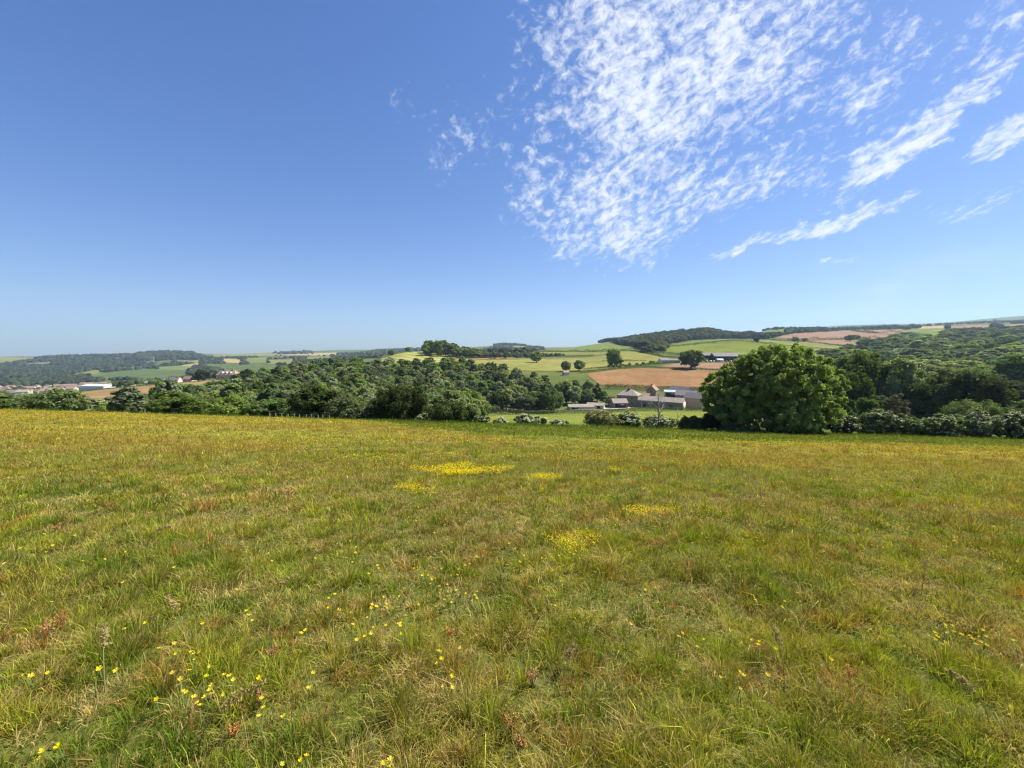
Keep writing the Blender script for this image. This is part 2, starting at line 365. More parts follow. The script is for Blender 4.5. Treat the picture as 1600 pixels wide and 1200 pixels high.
def field(name, label, top, bot, mat, n=None, dmin=58, dmax=7900):
    """land between two image polylines (top edge, bottom edge), laid on the ground"""
    x0 = max(top[0][0], bot[0][0]); x1 = min(top[-1][0], bot[-1][0])
    x0 = min(top[0][0], bot[0][0]); x1 = max(top[-1][0], bot[-1][0])
    nx = max(6, int((x1 - x0) / 3)); ny = 12
    V = []; tx, ty = zip(*top); bx, by = zip(*bot)
    for i in range(nx + 1):
        x = x0 + (x1 - x0) * i / nx
        yt, yb = np.interp(x, tx, ty), np.interp(x, bx, by)
        if yb < yt: yb = yt + .01
        for j in range(ny + 1):
            y = yb + (yt - yb) * j / ny; p = hit(x, y, dmin, dmax)
            V.append((p[0], p[1], p[2] + .05 + p[1] * .0005))
    Qd = [(i * (ny + 1) + j, (i + 1) * (ny + 1) + j, (i + 1) * (ny + 1) + j + 1, i * (ny + 1) + j + 1) for i in range(nx) for j in range(ny)]
    o = obj(name, mesh(name, np.array(V), Qd, smooth=True), M[mat]); tag(o, label, 'field', kind='structure')
    FIELD_POLYS.append([(x, y) for x, y in top] + [(x, y) for x, y in reversed(bot)])
    return o
field('ploughed_field', 'big bare tan field behind the stone farm', [(918, 584), (960, 578), (1000, 575.5), (1060, 577), (1122, 579.5), (1160, 580)], [(918, 586), (938, 602), (1000, 605.5), (1060, 607), (1122, 609), (1160, 609)], 'plough', dmax=420)
field('ploughed_field', 'narrow bare field on either side of the lone oak', [(1026, 573), (1060, 568.5), (1130, 567), (1160, 567)], [(1026, 574), (1060, 575.5), (1130, 577), (1160, 577)], 'plough2', dmax=520)
field('pasture', 'yellow green pasture below the farm hedge', [(748, 648), (820, 648), (900, 646), (1000, 643), (1110, 642), (1190, 643)], [(748, 668), (820, 669), (900, 670), (1000, 671), (1110, 674), (1190, 678)], 'buttery', dmin=56, dmax=240)
field('farm_yard', 'pale gravel yard between the low sheds and the stone farmhouse', [(893, 637.5), (940, 636), (985, 634.5)], [(893, 640.5), (940, 640), (985, 638.5)], 'yard', dmin=200, dmax=270)
field('hay_meadow', 'long pale hay meadow in the middle of the valley', [(690, 565), (740, 563.5), (860, 561), (925, 558.5), (975, 550), (990, 549.5), (1036, 559)], [(690, 566), (740, 578), (860, 580), (925, 579), (975, 574), (990, 572), (1036, 562)], 'pale', dmin=300, dmax=800)
field('striped_field', 'mown hill field with pale curving stripes', [(596, 560), (630, 551.5), (660, 549), (685, 552), (712, 559)], [(596, 570), (630, 572), (660, 572), (685, 566), (712, 560.5)], 'stripe', dmin=380, dmax=760)
field('bare_strip', 'thin brown strip below the round topped copse', [(690, 561.5), (800, 558.5)], [(700, 564.5), (800, 560.5)], 'tan', dmin=400, dmax=760)
field('pasture', 'bright green hillside field above the cattle barns', [(1010, 547), (1060, 539.5), (1110, 533.5), (1150, 532.8), (1210, 539), (1300, 548)], [(1010, 549), (1060, 554), (1110, 556), (1150, 556), (1210, 556), (1300, 549)], 'bright', dmin=430, dmax=760)
field('pasture', 'round green hill field under the ridge trees', [(842, 547), (870, 538), (905, 533), (960, 536), (995, 545)], [(842, 549), (870, 549), (905, 549), (960, 549), (995, 547)], 'mid', dmin=750, dmax=1600)
field('pasture', 'pale strip of grass below the round hill field', [(826, 550), (925, 550.5), (985, 549)], [(826, 553), (925, 555.5), (985, 550.5)], 'olive', dmin=650, dmax=1300)
field('pasture', 'thin green field along the top of the bright hillside', [(1045, 540.5), (1090, 532.5), (1135, 529.5)], [(1045, 541.5), (1090, 535), (1135, 531.5)], 'bright', dmin=700, dmax=1500)
field('pasture', 'pale green field right of the lone hedge bush', [(1150, 530.5), (1250, 533.5), (1315, 541)], [(1150, 531.8), (1200, 537), (1315, 546)], 'olive', dmin=640, dmax=1300)
field('ploughed_field', 'wide pinkish bare field on the right hillside', [(1213, 527), (1240, 521.5), (1330, 516.5), (1412, 515)], [(1213, 528), (1270, 532), (1330, 529), (1412, 520)], 'plough2', dmin=800, dmax=3000)
field('ploughed_field', 'small bare field just below the wide pinkish one', [(1240, 533), (1330, 531.5), (1350, 536)], [(1240, 534.5), (1320, 540), (1350, 538)], 'plough2', dmin=600, dmax=1400)
field('ploughed_field', 'bare patch between hedge trees right of the pinkish field', [(1350, 524.5), (1397, 523.5)], [(1350, 531), (1390, 531.5)], 'plough2', dmin=600, dmax=1800)
field('pasture', 'green sloping field right of the bare fields', [(1403, 517), (1440, 514), (1462, 514.5), (1476, 521)], [(1403, 519.5), (1440, 522), (1462, 524), (1476, 524)], 'mid', dmin=800, dmax=3000)
field('stubble_field', 'cream stubble field under the right skyline trees', [(1436, 510.8), (1480, 509)], [(1440, 514), (1478, 513.5)], 'straw', dmin=1300, dmax=4000)
field('stubble_field', 'long tan field high on the right slope', [(1482, 510), (1540, 507.5), (1547, 509)], [(1484, 514.5), (1535, 513), (1547, 511)], 'plough2', dmin=1000, dmax=4000)
field('stubble_field', 'tan field cut by the right edge of the view', [(1564, 508), (1640, 504.5)], [(1564, 510.5), (1640, 509)], 'plough2', dmin=800, dmax=4000)
field('pasture', 'bright green field behind the blossoming hedge on the right', [(1556, 619), (1600, 613), (1680, 606)], [(1556, 630), (1600, 639), (1680, 645)], 'bright', dmin=90, dmax=260)
field('pasture', 'small sunlit green clearing below the tall dark tree on the right edge', [(1536, 576), (1564, 573)], [(1536, 578), (1564, 577.5)], 'bright', dmin=150)
field('pasture', 'dull green glade between the trees of the right slope', [(1486, 524.5), (1508, 523.5)], [(1488, 529), (1508, 528)], 'olive', dmin=500)
field('pasture', 'thin pale field among the trees near the right edge', [(1545, 538), (1572, 536.5)], [(1545, 541), (1572, 540)], 'olive', dmin=400)
field('pasture', 'green field under the right skyline trees', [(1445, 516.5), (1470, 514.5), (1482, 515.5)], [(1450, 517.5), (1470, 518.5), (1482, 518.5)], 'olive', dmin=900)
field('arable_field', 'long tan field along the top of the left wood', [(-60, 625), (0, 621), (130, 612), (180, 607.5), (230, 603), (300, 594), (345, 591)], [(-60, 640), (0, 636), (130, 632), (180, 628), (230, 622), (300, 612), (345, 600)], 'tan', dmin=150, dmax=460)
for lab, t, bb, mt in [
    ('olive field high on the left hill at the edge of the view', [(-60, 556), (0, 557.5), (52, 559.5)], [(-60, 572), (0, 569), (52, 562)], 'olive'),
    ('small pale field between woods on the left hill', [(33, 569), (80, 566)], [(33, 571), (80, 570)], 'olive'),
    ('thin green field low on the left hill', [(98, 588.5), (150, 578)], [(98, 592), (160, 583)], 'mid'),
    ('long green field low on the left hill', [(125, 591), (190, 580), (230, 577), (296, 578)], [(125, 594), (190, 593), (230, 592), (296, 588)], 'dark'),
    ('tiny yellow field under the hilltop wood', [(224, 562), (243, 561)], [(224, 565.5), (243, 565)], 'olive'),
    ('yellow field right of the hilltop wood', [(272, 561), (312, 562.5)], [(276, 567.5), (312, 567.5)], 'olive'),
    ('green field below the hilltop wood', [(246, 573.5), (300, 571)], [(250, 580), (303, 578)], 'mid'),
    ('small straw field below the hilltop wood', [(284, 571), (309, 567.5)], [(284, 573), (310, 573.5)], 'straw'),
    ('dark green field behind the big pale house', [(318, 569), (400, 571)], [(325, 576.5), (400, 577)], 'dark'),
    ('yellow field on the far ridge left of the centre', [(348, 560.5), (378, 562.5)], [(348, 566.5), (376, 568)], 'straw'),
    ('olive field on the far ridge beyond the pale house', [(333, 554.5), (432, 551.5)], [(333, 559), (438, 556)], 'olive'),
    ('mottled green field below the far ridge', [(384, 560), (420, 559)], [(384, 568), (418, 567)], 'mid'),
    ('long straw coloured field on the far skyline', [(436, 553.2), (522, 551)], [(440, 555.6), (505, 556), (530, 554.5)], 'straw'),
    ('pale yellow field below the far straw field', [(418, 563), (460, 562)], [(422, 569.5), (457, 568.5)], 'olive'),
    ('green field low in the gap left of the wood', [(350, 578), (432, 571.5)], [(352, 582), (436, 578)], 'dark'),
    ('green field beyond the wood top', [(478, 558), (521, 557)], [(478, 563.5), (518, 562)], 'mid'),
    ('dark green field on the skyline beyond the wood', [(493, 548.5), (545, 546), (572, 545.5)], [(500, 550.5), (545, 551), (575, 551)], 'dark'),
    ('pale field on the small far hill', [(800, 538), (825, 538.5)], [(800, 543.5), (825, 545)], 'olive'),
    ('green far field right of the ridge wood', [(1175, 517), (1228, 515)], [(1178, 521), (1228, 519.5)], 'mid'),
]: field('pasture', lab, t, bb, mt, dmin=800, dmax=6000)

def in_poly(x, y, P):
    c = False; n = len(P); j = n - 1
    for i in range(n):
        if (P[i][1] > y) != (P[j][1] > y) and x < (P[j][0] - P[i][0]) * (y - P[i][1]) / (P[j][1] - P[i][1]) + P[i][0]: c = not c
        j = i
    return c
def to_px(p):
    c, s_ = math.cos(PITCH), math.sin(PITCH); X, Y, Z = p[0], p[1], p[2] - CAMZ
    dep = Y * c - Z * s_; up = Y * s_ + Z * c
    return 800 + F * X / dep, 600 - F * up / dep

# ------------------------------------------------------------------ foliage builders
def leaves(P, N, size, col, aspect=1.6, tilt=.6):
    """one bent leaf card per point: P positions, N preferred normals"""
    n = len(P); N = N + rng.normal(0, tilt, (n, 3)); N /= np.linalg.norm(N, axis=1)[:, None] + 1e-9
    A = np.cross(N, rng.normal(0, 1, (n, 3))); A /= np.linalg.norm(A, axis=1)[:, None] + 1e-9; B = np.cross(N, A)
    s = (size * rng.uniform(.6, 1.35, n))[:, None]
    V = np.stack([P - A * s * aspect / 2, P - B * s / 2 + N * s * .12, P + A * s * aspect / 2, P + B * s / 2 + N * s * .12], 1).reshape(-1, 3)
    q = np.arange(n * 4).reshape(n, 4); return V, q, np.repeat(col, 4, axis=0)
def sph(n):
    v = rng.normal(0, 1, (n, 3)); return v / np.linalg.norm(v, axis=1)[:, None]
def crown_points(w, h, z0, nclump, nleaf, lump=.30, top=1.0, fill=.12, flat=.9, droop=0, shape='dome'):
    """leaf positions on lumpy clusters that fill an uneven crown, w wide, from z0 up to h"""
    H = h - z0; R0 = w / 2
    C = []; rad = []; nclump = int(nclump * 3.2)
    while len(C) < nclump:
        p = rng.uniform(-1, 1, 3); r = np.linalg.norm(p)
        if r > 1 or r < .45: continue
        C.append(p)
    C = np.array(C)
    lob = sph(10); lob[:, 2] = np.abs(lob[:, 2]) * .8; Cn = C / (np.linalg.norm(C, axis=1)[:, None] + 1e-9)
    C *= (.84 + .30 * np.exp(-((1 - Cn @ lob.T) / .10)).max(1))[:, None]
    if shape == 'cone': k = np.clip(1 - (C[:, 2] + 1) / 2, .06, 1); C[:, 0] *= k ** .7; C[:, 1] *= k ** .7
    if shape == 'dome': C[:, :2] *= np.where(C[:, 2] < 0, 1 / np.sqrt(np.maximum(1 - .8 * C[:, 2]**2, .3)), 1)[:, None]
    if shape == 'egg': k = 1 - .35 * np.clip(C[:, 2], -1, 1); C[:, 0] *= k * .85; C[:, 1] *= k * .85
    rad = rng.uniform(.6, 1.3, nclump) * lump * .50 * R0
    if shape == 'cone': rad *= np.clip(1.1 - (C[:, 2] + 1) / 2, .3, 1)
    Cc = C * np.array([R0 - rad.mean() * .75, R0 - rad.mean() * .75, H / 2 - rad.mean() * .6]); Cc[:, 2] += z0 + H / 2
    per = rng.multinomial(nleaf, (rad**2) / (rad**2).sum())
    k = np.repeat(np.arange(nclump), per); n = len(k)
    d = sph(n); rr_ = rng.uniform(0, 1, n) ** .42 * np.where(rng.random(n) < .10, rng.uniform(1, 1.7, n), 1)
    d2 = d * np.array([1, 1, flat])
    P = Cc[k] + d2 * (rad[k] * rr_)[:, None]
    P[:, 2] -= droop * rng.random(n) * rad[k]
    out = P - np.array([0, 0, z0 + H * .45]); out /= np.linalg.norm(out, axis=1)[:, None] + 1e-9
    N = d * .6 + out * .5 + np.array([0, 0, .35])
    tone = rng.uniform(.78, 1.24, nclump)[k]
    m = P[:, 2] > .05
    return P[m], N[m], tone[m]
def leafcol(base, tone, var=.22, yel=.25):
    n = len(tone); base = np.array(base); c = base[None] * tone[:, None] * rng.uniform(1 - var, 1 + var, n)[:, None]
    c[:, 0] *= 1 + yel * rng.uniform(-.5, 1, n) * .8
    return np.clip(c, .004, .9)
def limb_mesh(name, h, r, w, nl=7, z0=.3, stems=1, seed=0, k=6):
    rd = random.Random(seed); mb = MB()
    for s_ in range(stems):
        ox = oy = 0
        if stems > 1: t = 2 * math.pi * s_ / stems; ox, oy = math.cos(t) * r * 1.4, math.sin(t) * r * 1.4
        sx, sy = (ox * w * .28 / max(r, .01) / 1.4, oy * w * .28 / max(r, .01) / 1.4) if stems > 1 else (rd.uniform(-.04, .04) * h, rd.uniform(-.04, .04) * h)
        pts = [(ox, oy, -.3), (ox + sx * .15, oy + sy * .15, h * .25), (ox + sx * .5, oy + sy * .5, h * .5), (ox + sx, oy + sy, h * .85)]
        mb.tube(pts, [r * 1.25 / stems**.5, r * .85 / stems**.5, r * .55 / stems**.5, r * .1], k)
        for i in range(nl):
            f = z0 + (.8 - z0) * (i + .5) / nl; a = rd.uniform(0, 6.28)
            bx, by, bz = ox + sx * f, oy + sy * f, h * f * .9
            L = w * rd.uniform(.25, .42); up = h * rd.uniform(.08, .22)
            rr_ = r * (1 - f) * .55 / stems**.5
            mb.tube([(bx, by, bz), (bx + math.cos(a) * L * .5, by + math.sin(a) * L * .5, bz + up * .35), (bx + math.cos(a + .2) * L, by + math.sin(a + .2) * L, bz + up)], [rr_, rr_ * .6, rr_ * .15], max(4, k - 1))
    return mb.mesh(name, True)
BARK = solid('bark', (.11, .085, .06), .95, .35, 3.); DEADBARK = solid('pale_dead_bark', (.26, .22, .17), .95, .3, 3.)
LEAF = leafmat('leaf'); LEAFQ = leafmat('leaf_dull', rnd=.3)
BLOS = leafmat('blossom', trans=.3, rnd=.05, gloss=0)

PROTO = {}
def proto(kind, lod):
    key = (kind, lod)
    if key in PROTO: return PROTO[key]
    K = dict(                                        # w, h, z0, clumps, lump, base colour, shape, trunk radius
        oak=(1.05, 1.0, .03, 34, .34, (.080, .115, .022), 'dome', .035),
        pale=(.95, 1.0, .03, 38, .30, (.120, .150, .042), 'dome', .03),
        round=(.9, 1.0, .06, 30, .32, (.090, .130, .024), 'egg', .03),
        tall=(.62, 1.0, .08, 30, .34, (.085, .120, .028), 'egg', .025),
        grey=(.80, 1.0, .05, 34, .26, (.145, .175, .085), 'egg', .025),
        twiggy=(.72, 1.0, .15, 30, .24, (.150, .165, .068), 'egg', .03),
        conifer=(.62, 1.0, .03, 40, .26, (.035, .055, .017), 'cone', .025),
        dark=(1.0, 1.0, .01, 34, .34, (.050, .075, .018), 'dome', .035),
        bush=(1.35, 1.0, .0, 30, .34, (.095, .130, .028), 'dome', .02),
        lime=(.95, 1.0, .03, 30, .32, (.125, .175, .022), 'egg', .03),
    )[kind]
    w, h, z0, nc, lump, base, shape, tr = K
    nleaf, size = ((15000, .026), (5200, .044), (1500, .075))[lod]
    if kind == 'twiggy': nleaf = int(nleaf * .6)
    P, N, tone = crown_points(w, h, z0, nc, nleaf, lump, shape=shape, droop=.5 if kind == 'grey' else 0)
    V, q, c = leaves(P, N, size, leafcol(np.array(base) * (1.3 if kind in ('dark', 'conifer') else 1.48), tone))
    me = mesh(kind + '_crown', V, q, col=c); me.materials.append(LEAFQ if kind in ('grey', 'twiggy') else LEAF)
    tm = limb_mesh(kind + '_trunk', .9, tr, w, 6 if kind != 'twiggy' else 12, z0 + .12, seed=hash(kind) % 99 if False else len(kind) * 7 + lod, k=6 if lod == 0 else 4)
    tm.materials.append(DEADBARK if kind == 'twiggy' else BARK)
    PROTO[key] = (me, tm); return PROTO[key]
NAMES = dict(oak='oak_tree', pale='ash_tree', round='broadleaf_tree', tall='tall_tree', grey='willow_tree', twiggy='sparse_tree', conifer='conifer_tree', dark='dark_tree', bush='bush', lime='broadleaf_tree')
ntree = [0]
def tree(kind, x, D, h, w=None, label='', cat='tree', group=None, parts=True, name=None, y=None):
    p = at(x, D)
    lod = 0 if D / h < 9 else 1 if D / h < 24 else 2
    me, tm = proto(kind, lod)
    wk = dict(oak=1.05, pale=.95, round=.9, tall=.62, grey=.8, twiggy=.72, conifer=.62, dark=1.0, bush=1.35, lime=.95)[kind]
    sx = h if w is None else w / wk
    r = empty(name or NAMES[kind], (p[0], p[1], p[2] - .05), random.uniform(0, 6.28), (sx, sx, h))
    tag(r, label, cat, group)
    obj('crown', me, None, r); obj('trunk', tm, None, r); ntree[0] += 1
    return r

# ------------------------------------------------------------------ the big ash on the field edge
def big_ash():
    p = at(1214, 47.5); h = pxh(535, 1214, 47.5) * 1.05; w = 16.2
    r = empty('ash_tree', (p[0], p[1], p[2] - .05)); tag(r, 'big bushy many stemmed green ash at the right field edge, the largest tree', 'tree')
    Vs = []; qs = []; cs = []; off = 0
    for (ox, oy, ww, z0, hh, nc, nl) in [(0, 0, 12, .6, h * 1.02, 150, 66000), (4.5, .5, 8.8, 0, h * .86, 90, 38000), (-4.6, .4, 8.8, 0, h * .80, 84, 34000), (1.3, -1.6, 9, -.4, h * .62, 60, 24000), (-1.8, -2.0, 9, -.5, h * .5, 60, 22000), (-2.2, -1.0, 7.5, .6, h * .93, 50, 18000), (2.2, .6, 7.0, 3, h * 1.0, 36, 18000)]:
        P, N, tone = crown_points(ww, hh, z0, nc, nl, .145, flat=.9)
        P += np.array([ox, oy, 0]); V, q, c = leaves(P, N, .155, leafcol((.160, .222, .034), tone, .35, .35), 1.9)
        Vs.append(V); qs.append(q + off); cs.append(c); off += len(V)
    obj('crown', mesh('ash_crown', np.concatenate(Vs), np.concatenate(qs), col=np.concatenate(cs)), LEAF, r)
    obj('trunk', limb_mesh('ash_trunk', h * .92, .34, w, 7, .22, stems=5, seed=5, k=8), BARK, r)
big_ash()

# ------------------------------------------------------------------ shrubs of the field hedge
def shrub(x, ytop, wpx, D, label, base=(.062, .085, .022), blossom=0, name='hedge_shrub', group=None, sparse=1., size=.15, cat='shrub', bcol=(.60, .62, .36), dpt=.75):
    p = at(x, D); h = max(pxh(ytop, x, D), .8); w = wpx / F * D
    r = empty(name, (p[0], p[1], p[2] - .05)); tag(r, label, cat, group)
    base = tuple(q_ * 1.55 for q_ in base); n = int(min(26000, 900 * w * max(h, w * .4)) * sparse)
    P, N, tone = crown_points(w * 1.1, h * 1.16, -.3, int(16 + w * 4), n, .30)
    P[:, 1] *= dpt
    V, q, c = leaves(P, N, size, leafcol(base, tone), 1.5); obj('foliage', mesh('foliage', V, q, col=c), LEAF, r)
    if blossom:
        nb = int(blossom * w * h * 26)
        k = rng.choice(len(P), nb); out = P[k] - np.array([0, 0, h * .35]); out /= np.linalg.norm(out, axis=1)[:, None]
        sel = (np.linalg.norm((P[k] - [0, 0, h * .4]) / [w / 2, w / 2 * dpt, h * .55], axis=1) > .66) & (out[:, 2] > -.35)
        C = P[k][sel] + out[sel] * .10; m_ = len(C)
        P2 = np.repeat(C, 7, 0) + rng.normal(0, .075, (m_ * 7, 3)) * [1, 1, .4]; N2 = np.repeat(out[sel], 7, 0) + [0, 0, .8]
        c2 = np.array(bcol)[None] * rng.uniform(.75, 1.1, m_ * 7)[:, None]
        V, q, c = leaves(P2, N2, .085, c2, 1.1, .35); obj('blossom', mesh('blossom', V, q, col=c), BLOS, r)
    obj('stems', limb_mesh('stems', h * .8, .09, w * .8, 5, .1, stems=4, seed=int(x), k=5), BARK, r)
    return r
G1 = 'shrubs along the field hedge'
shrub(625, 604, 92, 55, 'large dark green dome of thorn behind the meadow edge, left of the blossoms', (.052, .070, .020))
shrub(705, 629, 84, 52, 'low wide dark green shrub on the meadow edge, right of the big dome', (.048, .072, .018), .15)
shrub(660, 646, 22, 53, 'small cream flowered elder between two dark shrubs', (.08, .11, .03), 4)
shrub(752, 650, 34, 51, 'cream flowered shrub at the right foot of the low wide shrub', (.07, .095, .03), 2)
shrub(781, 652, 26, 51, 'little cream flowered elder standing alone on the pasture edge', (.08, .11, .03), 5)
shrub(822, 648, 36, 50, 'rounded elder full of cream blossom, left of a pair', (.06, .09, .025), 4.5)
shrub(842, 651, 26, 50, 'rounded elder full of cream blossom, right of a pair', (.065, .09, .025), 5)
shrub(875, 655, 28, 50, 'small mound of cream elder blossom in front of the pasture', (.07, .10, .03), 7)
shrub(938, 641, 58, 50, 'loose brownish green shrub with thin pale twigs', (.10, .105, .045), 1.2, sparse=.6)
shrub(985, 645, 52, 50, 'wide cream flowered elder right of the brownish shrub', (.06, .085, .025), 5.5)
shrub(1032, 650, 56, 49.5, 'wide low cream flowered elder under the bare sapling', (.055, .08, .025), 6)
shrub(1088, 652, 60, 49, 'dark shrub left of the big ash', (.036, .055, .017))
shrub(1140, 598, 62, 50, 'tall dark shrub growing into the left side of the big ash', (.040, .058, .018), .0)
shrub(1122, 645, 46, 49.5, 'dark round shrub under the left edge of the big ash', (.036, .055, .017))
shrub(1158, 668, 60, 46.5, 'low dark bramble in front of the big ash, left', (.05, .08, .02), .1)
shrub(1262, 668, 60, 46.5, 'low dark bramble in front of the big ash, right', (.05, .075, .02), .3)
shrub(1322, 650, 52, 48.5, 'cream flecked hawthorn right beside the big ash', (.055, .08, .025), 2.2)
shrub(1385, 641, 70, 49, 'tall rounded cream flecked hawthorn under the grey willow', (.07, .095, .028), 2.6)
shrub(1436, 653, 50, 48.5, 'low cream flecked hawthorn in the dip of the hedge', (.065, .09, .028), 1.8)
shrub(1482, 650, 64, 48, 'cream flecked hawthorn in front of the broad dark tree', (.065, .095, .03), 2.6)
shrub(1533, 643, 66, 48, 'tall cream flecked hawthorn, second from the right edge', (.07, .095, .032), 2.8)
shrub(1588, 646, 64, 47.5, 'cream flecked hawthorn at the right edge', (.07, .095, .032), 2.6)
shrub(1650, 646, 70, 47, 'cream flecked hawthorn just past the right edge', (.07, .095, .032), 2.4)
shrub(575, 636, 46, 56, 'brownish low shrub with cream blossom behind the post fence', (.075, .085, .03), .8)
shrub(545, 640, 30, 56, 'small green shrub at the end of the post fence', (.07, .10, .025), .5)
shrub(1405, 618, 46, 68, 'feathery grey brown willow bush behind the hedge', (.115, .108, .072), sparse=.7, size=.12)
shrub(1362, 622, 54, 70, 'light green bush left of the grey brown willow bush', (.075, .105, .028))
shrub(1320, 620, 44, 68, 'green bush right behind the big ash', (.06, .09, .024))
shrub(1530, 628, 90, 66, 'flat topped green bush behind the hedge on the right', (.055, .08, .022))
shrub(1610, 632, 70, 62, 'green bush beside the bright field on the right', (.06, .09, .025))

# bare saplings standing in the hedge
def sapling(x, D, ytop, label, seed, n=9, r=.09):
    p = at(x, D); h = pxh(ytop, x, D); e = empty('bare_sapling', tuple(p)); tag(e, label, 'sapling')
    rd = random.Random(seed); t = MB(); t.tube([(0, 0, -.1), (.1, 0, h * .35), (-.05, .1, h * .65), (.1, 0, h)], [r, r * .7, r * .4, r * .1]); t.build('trunk', DEADBARK, e)
    for i in range(n):
        f = .3 + .6 * i / n; a = rd.uniform(0, 6.28); L = h * .32 * (1.2 - f); mb = MB(); z = h * f
        mb.tube([(0, 0, z), (math.cos(a) * L * .5, math.sin(a) * L * .5, z + L * .4), (math.cos(a) * L, math.sin(a) * L, z + L)], [r * .5 * (1.1 - f), r * .3 * (1.1 - f), .006], 4)
        for k in range(3):
            g_ = .4 + .2 * k; a2 = a + rd.uniform(-1, 1); l2 = L * .5; x0, y0, z0 = math.cos(a) * L * g_, math.sin(a) * L * g_, z + L * g_ * .9
            mb.tube([(x0, y0, z0), (x0 + math.cos(a2) * l2, y0 + math.sin(a2) * l2, z0 + l2 * rd.uniform(.5, 1.1))], [r * .22, .005], 4)
        mb.build('branch', DEADBARK, e)
sapling(1031, 48.5, 606, 'bare grey sapling with upright branches standing in front of the stone farm', 1, 12, .13)
sapling(1062, 48.5, 638, 'small thin bare sapling left of the big ash', 2, 6, .06)

# ------------------------------------------------------------------ the wood on the left
def zone(x, D):
    if x < 250: return 'in the low scrub at the left end of the wood'
    if D < 95: return ('at the near wood edge left of the post fence' if x < 420 else 'behind the post fence at the wood edge' if x < 560 else 'at the wood edge behind the dark thorn domes')
    if D > 290: return ('on the top edge of the wood beside the pale house' if x < 450 else 'on the top edge of the wood under the skyline' if x < 600 else 'on the top edge of the wood below the striped field' if x < 720 else 'on the top edge of the wood beside the hay meadow')
    if x > 760: return 'in the right end of the wood above the pasture'
    return ('low in the left part of the wood' if D < 180 else 'high in the left part of the wood') if x < 430 else ('low in the middle of the wood' if D < 180 else 'high in the middle of the wood') if x < 620 else ('low in the right part of the wood' if D < 180 else 'high in the right part of the wood')
DESC = dict(oak='rounded dark green oak', pale='loose grey green ash', round='mid green broadleaf tree', tall='tall narrow green tree', grey='pale silvery willow', twiggy='thin tree with pale twigs', conifer='blackish green conifer', dark='very dark green round tree', bush='low green bush', lime='fresh yellow green tree')
PRE = [(-60, 95), (100, 105), (200, 150), (250, 180), (300, 250), (400, 370), (500, 400), (650, 400), (740, 390), (800, 345), (860, 300), (925, 275), (940, 240)]
wood = []
for _ in range(20000):
    D = 60 + 345 * random.random() ** .8; x = random.uniform(-70, 940)
    if D > np.interp(x, *zip(*PRE)): continue
    if D < 64 and x > 560: continue
    if x > 640 and D < 80: continue
    if x > 745 and D < 212: continue
    if x > 868 and D < 262: continue
    if x > 700 and D < 120 and x > 745 - (D - 60) * .3: continue
    X = (x - 800) / F * D
    sp = (5.0 if x < 250 else 5.6) + D * .0145
    if any((X - a) ** 2 + (D - c) ** 2 < sp * sp for a, c, _x in wood): continue
    wood.append((X, D, x))
wood.sort(key=lambda t: t[1])
for X, D, x in wood:
    sp = (5.0 if x < 250 else 5.6) + D * .0145; t = random.random()
    if x < 250:
        k = random.choice(['bush', 'bush', 'oak', 'grey', 'round']); h = random.uniform(3.2, 5.0) * (1 + .15 * (x > 120)) * (.8 if D > 85 else 1)
    elif D < 90:
        k = random.choice(['bush', 'oak', 'round', 'bush', 'twiggy', 'dark', 'pale']); h = random.uniform(4.2, 6.5)
    else:
        twz = vnoise(X, D, .018, 5)
        k = random.choices(['oak', 'pale', 'round', 'tall', 'grey', 'twiggy', 'dark', 'lime', 'conifer'], [4, 4, 5, 2.5, .7, 1.5 + 10 * max(0, twz - .45), 1.5, .9, .3])[0]
        h = random.uniform(8.5, 14.5) * (1 if D > 140 else .8)
    w = sp * random.uniform(1.1, 1.5) * (.8 if k in ('tall', 'conifer') else 1)
    tree(k, x, D, h, w, DESC[k] + ' ' + zone(x, D), group=DESC[k].replace('tree', 'trees') + ' ' + zone(x, D) if False else 'trees of the left wood')
W2 = 'trees of the left wood'
tree('dark', 487, 62, 6.3, 8.4, 'dark bluish leaved round tree at the wood edge behind the post fence')
tree('grey', 452, 118, 8, 7, 'pale thin leaved tree in the middle of the left wood')
tree('grey', 802, 222, 13.5, 8, 'pale silvery willow at the pasture edge, left of two', name='willow_tree')
tree('grey', 815, 224, 12, 7, 'pale silvery willow at the pasture edge, right of two', name='willow_tree')
tree('lime', 836, 222, 13, 11, 'fresh green round tree at the pasture edge beside the willows')
tree('dark', 750, 212, 13, 11, 'dark tree on the pasture edge left of the willows')
tree('oak', 778, 214, 12, 11, 'dark green tree close left of the willows')
tree('tall', 865, 228, 15, 9, 'tall grey green poplar right of the fresh green tree')
tree('tall', 850, 240, 17, 9, 'tall narrow tree behind the fresh green tree')
tree('conifer', 886, 262, 14, 10, 'dark spreading conifer near the white sheds')
tree('pale', 922, 264, 9, 9, 'low grey green tree over the white sheds')
tree('conifer', 934, 266, 13.5, 11, 'blackish rounded conifer left of the bare field')
tree('round', 944, 262, 9, 9, 'mid green tree left of the stone farm house')
tree('pale', 955, 256, 7.5, 9, 'soft green tree touching the stone farm house')
tree('grey', 901, 246, 5, 4.5, 'small pale bush beside the white sheds', cat='bush', name='bush')
tree('bush', 768, 208, 4, 10, 'low bright green bush at the left end of the pasture', cat='bush', name='bush')

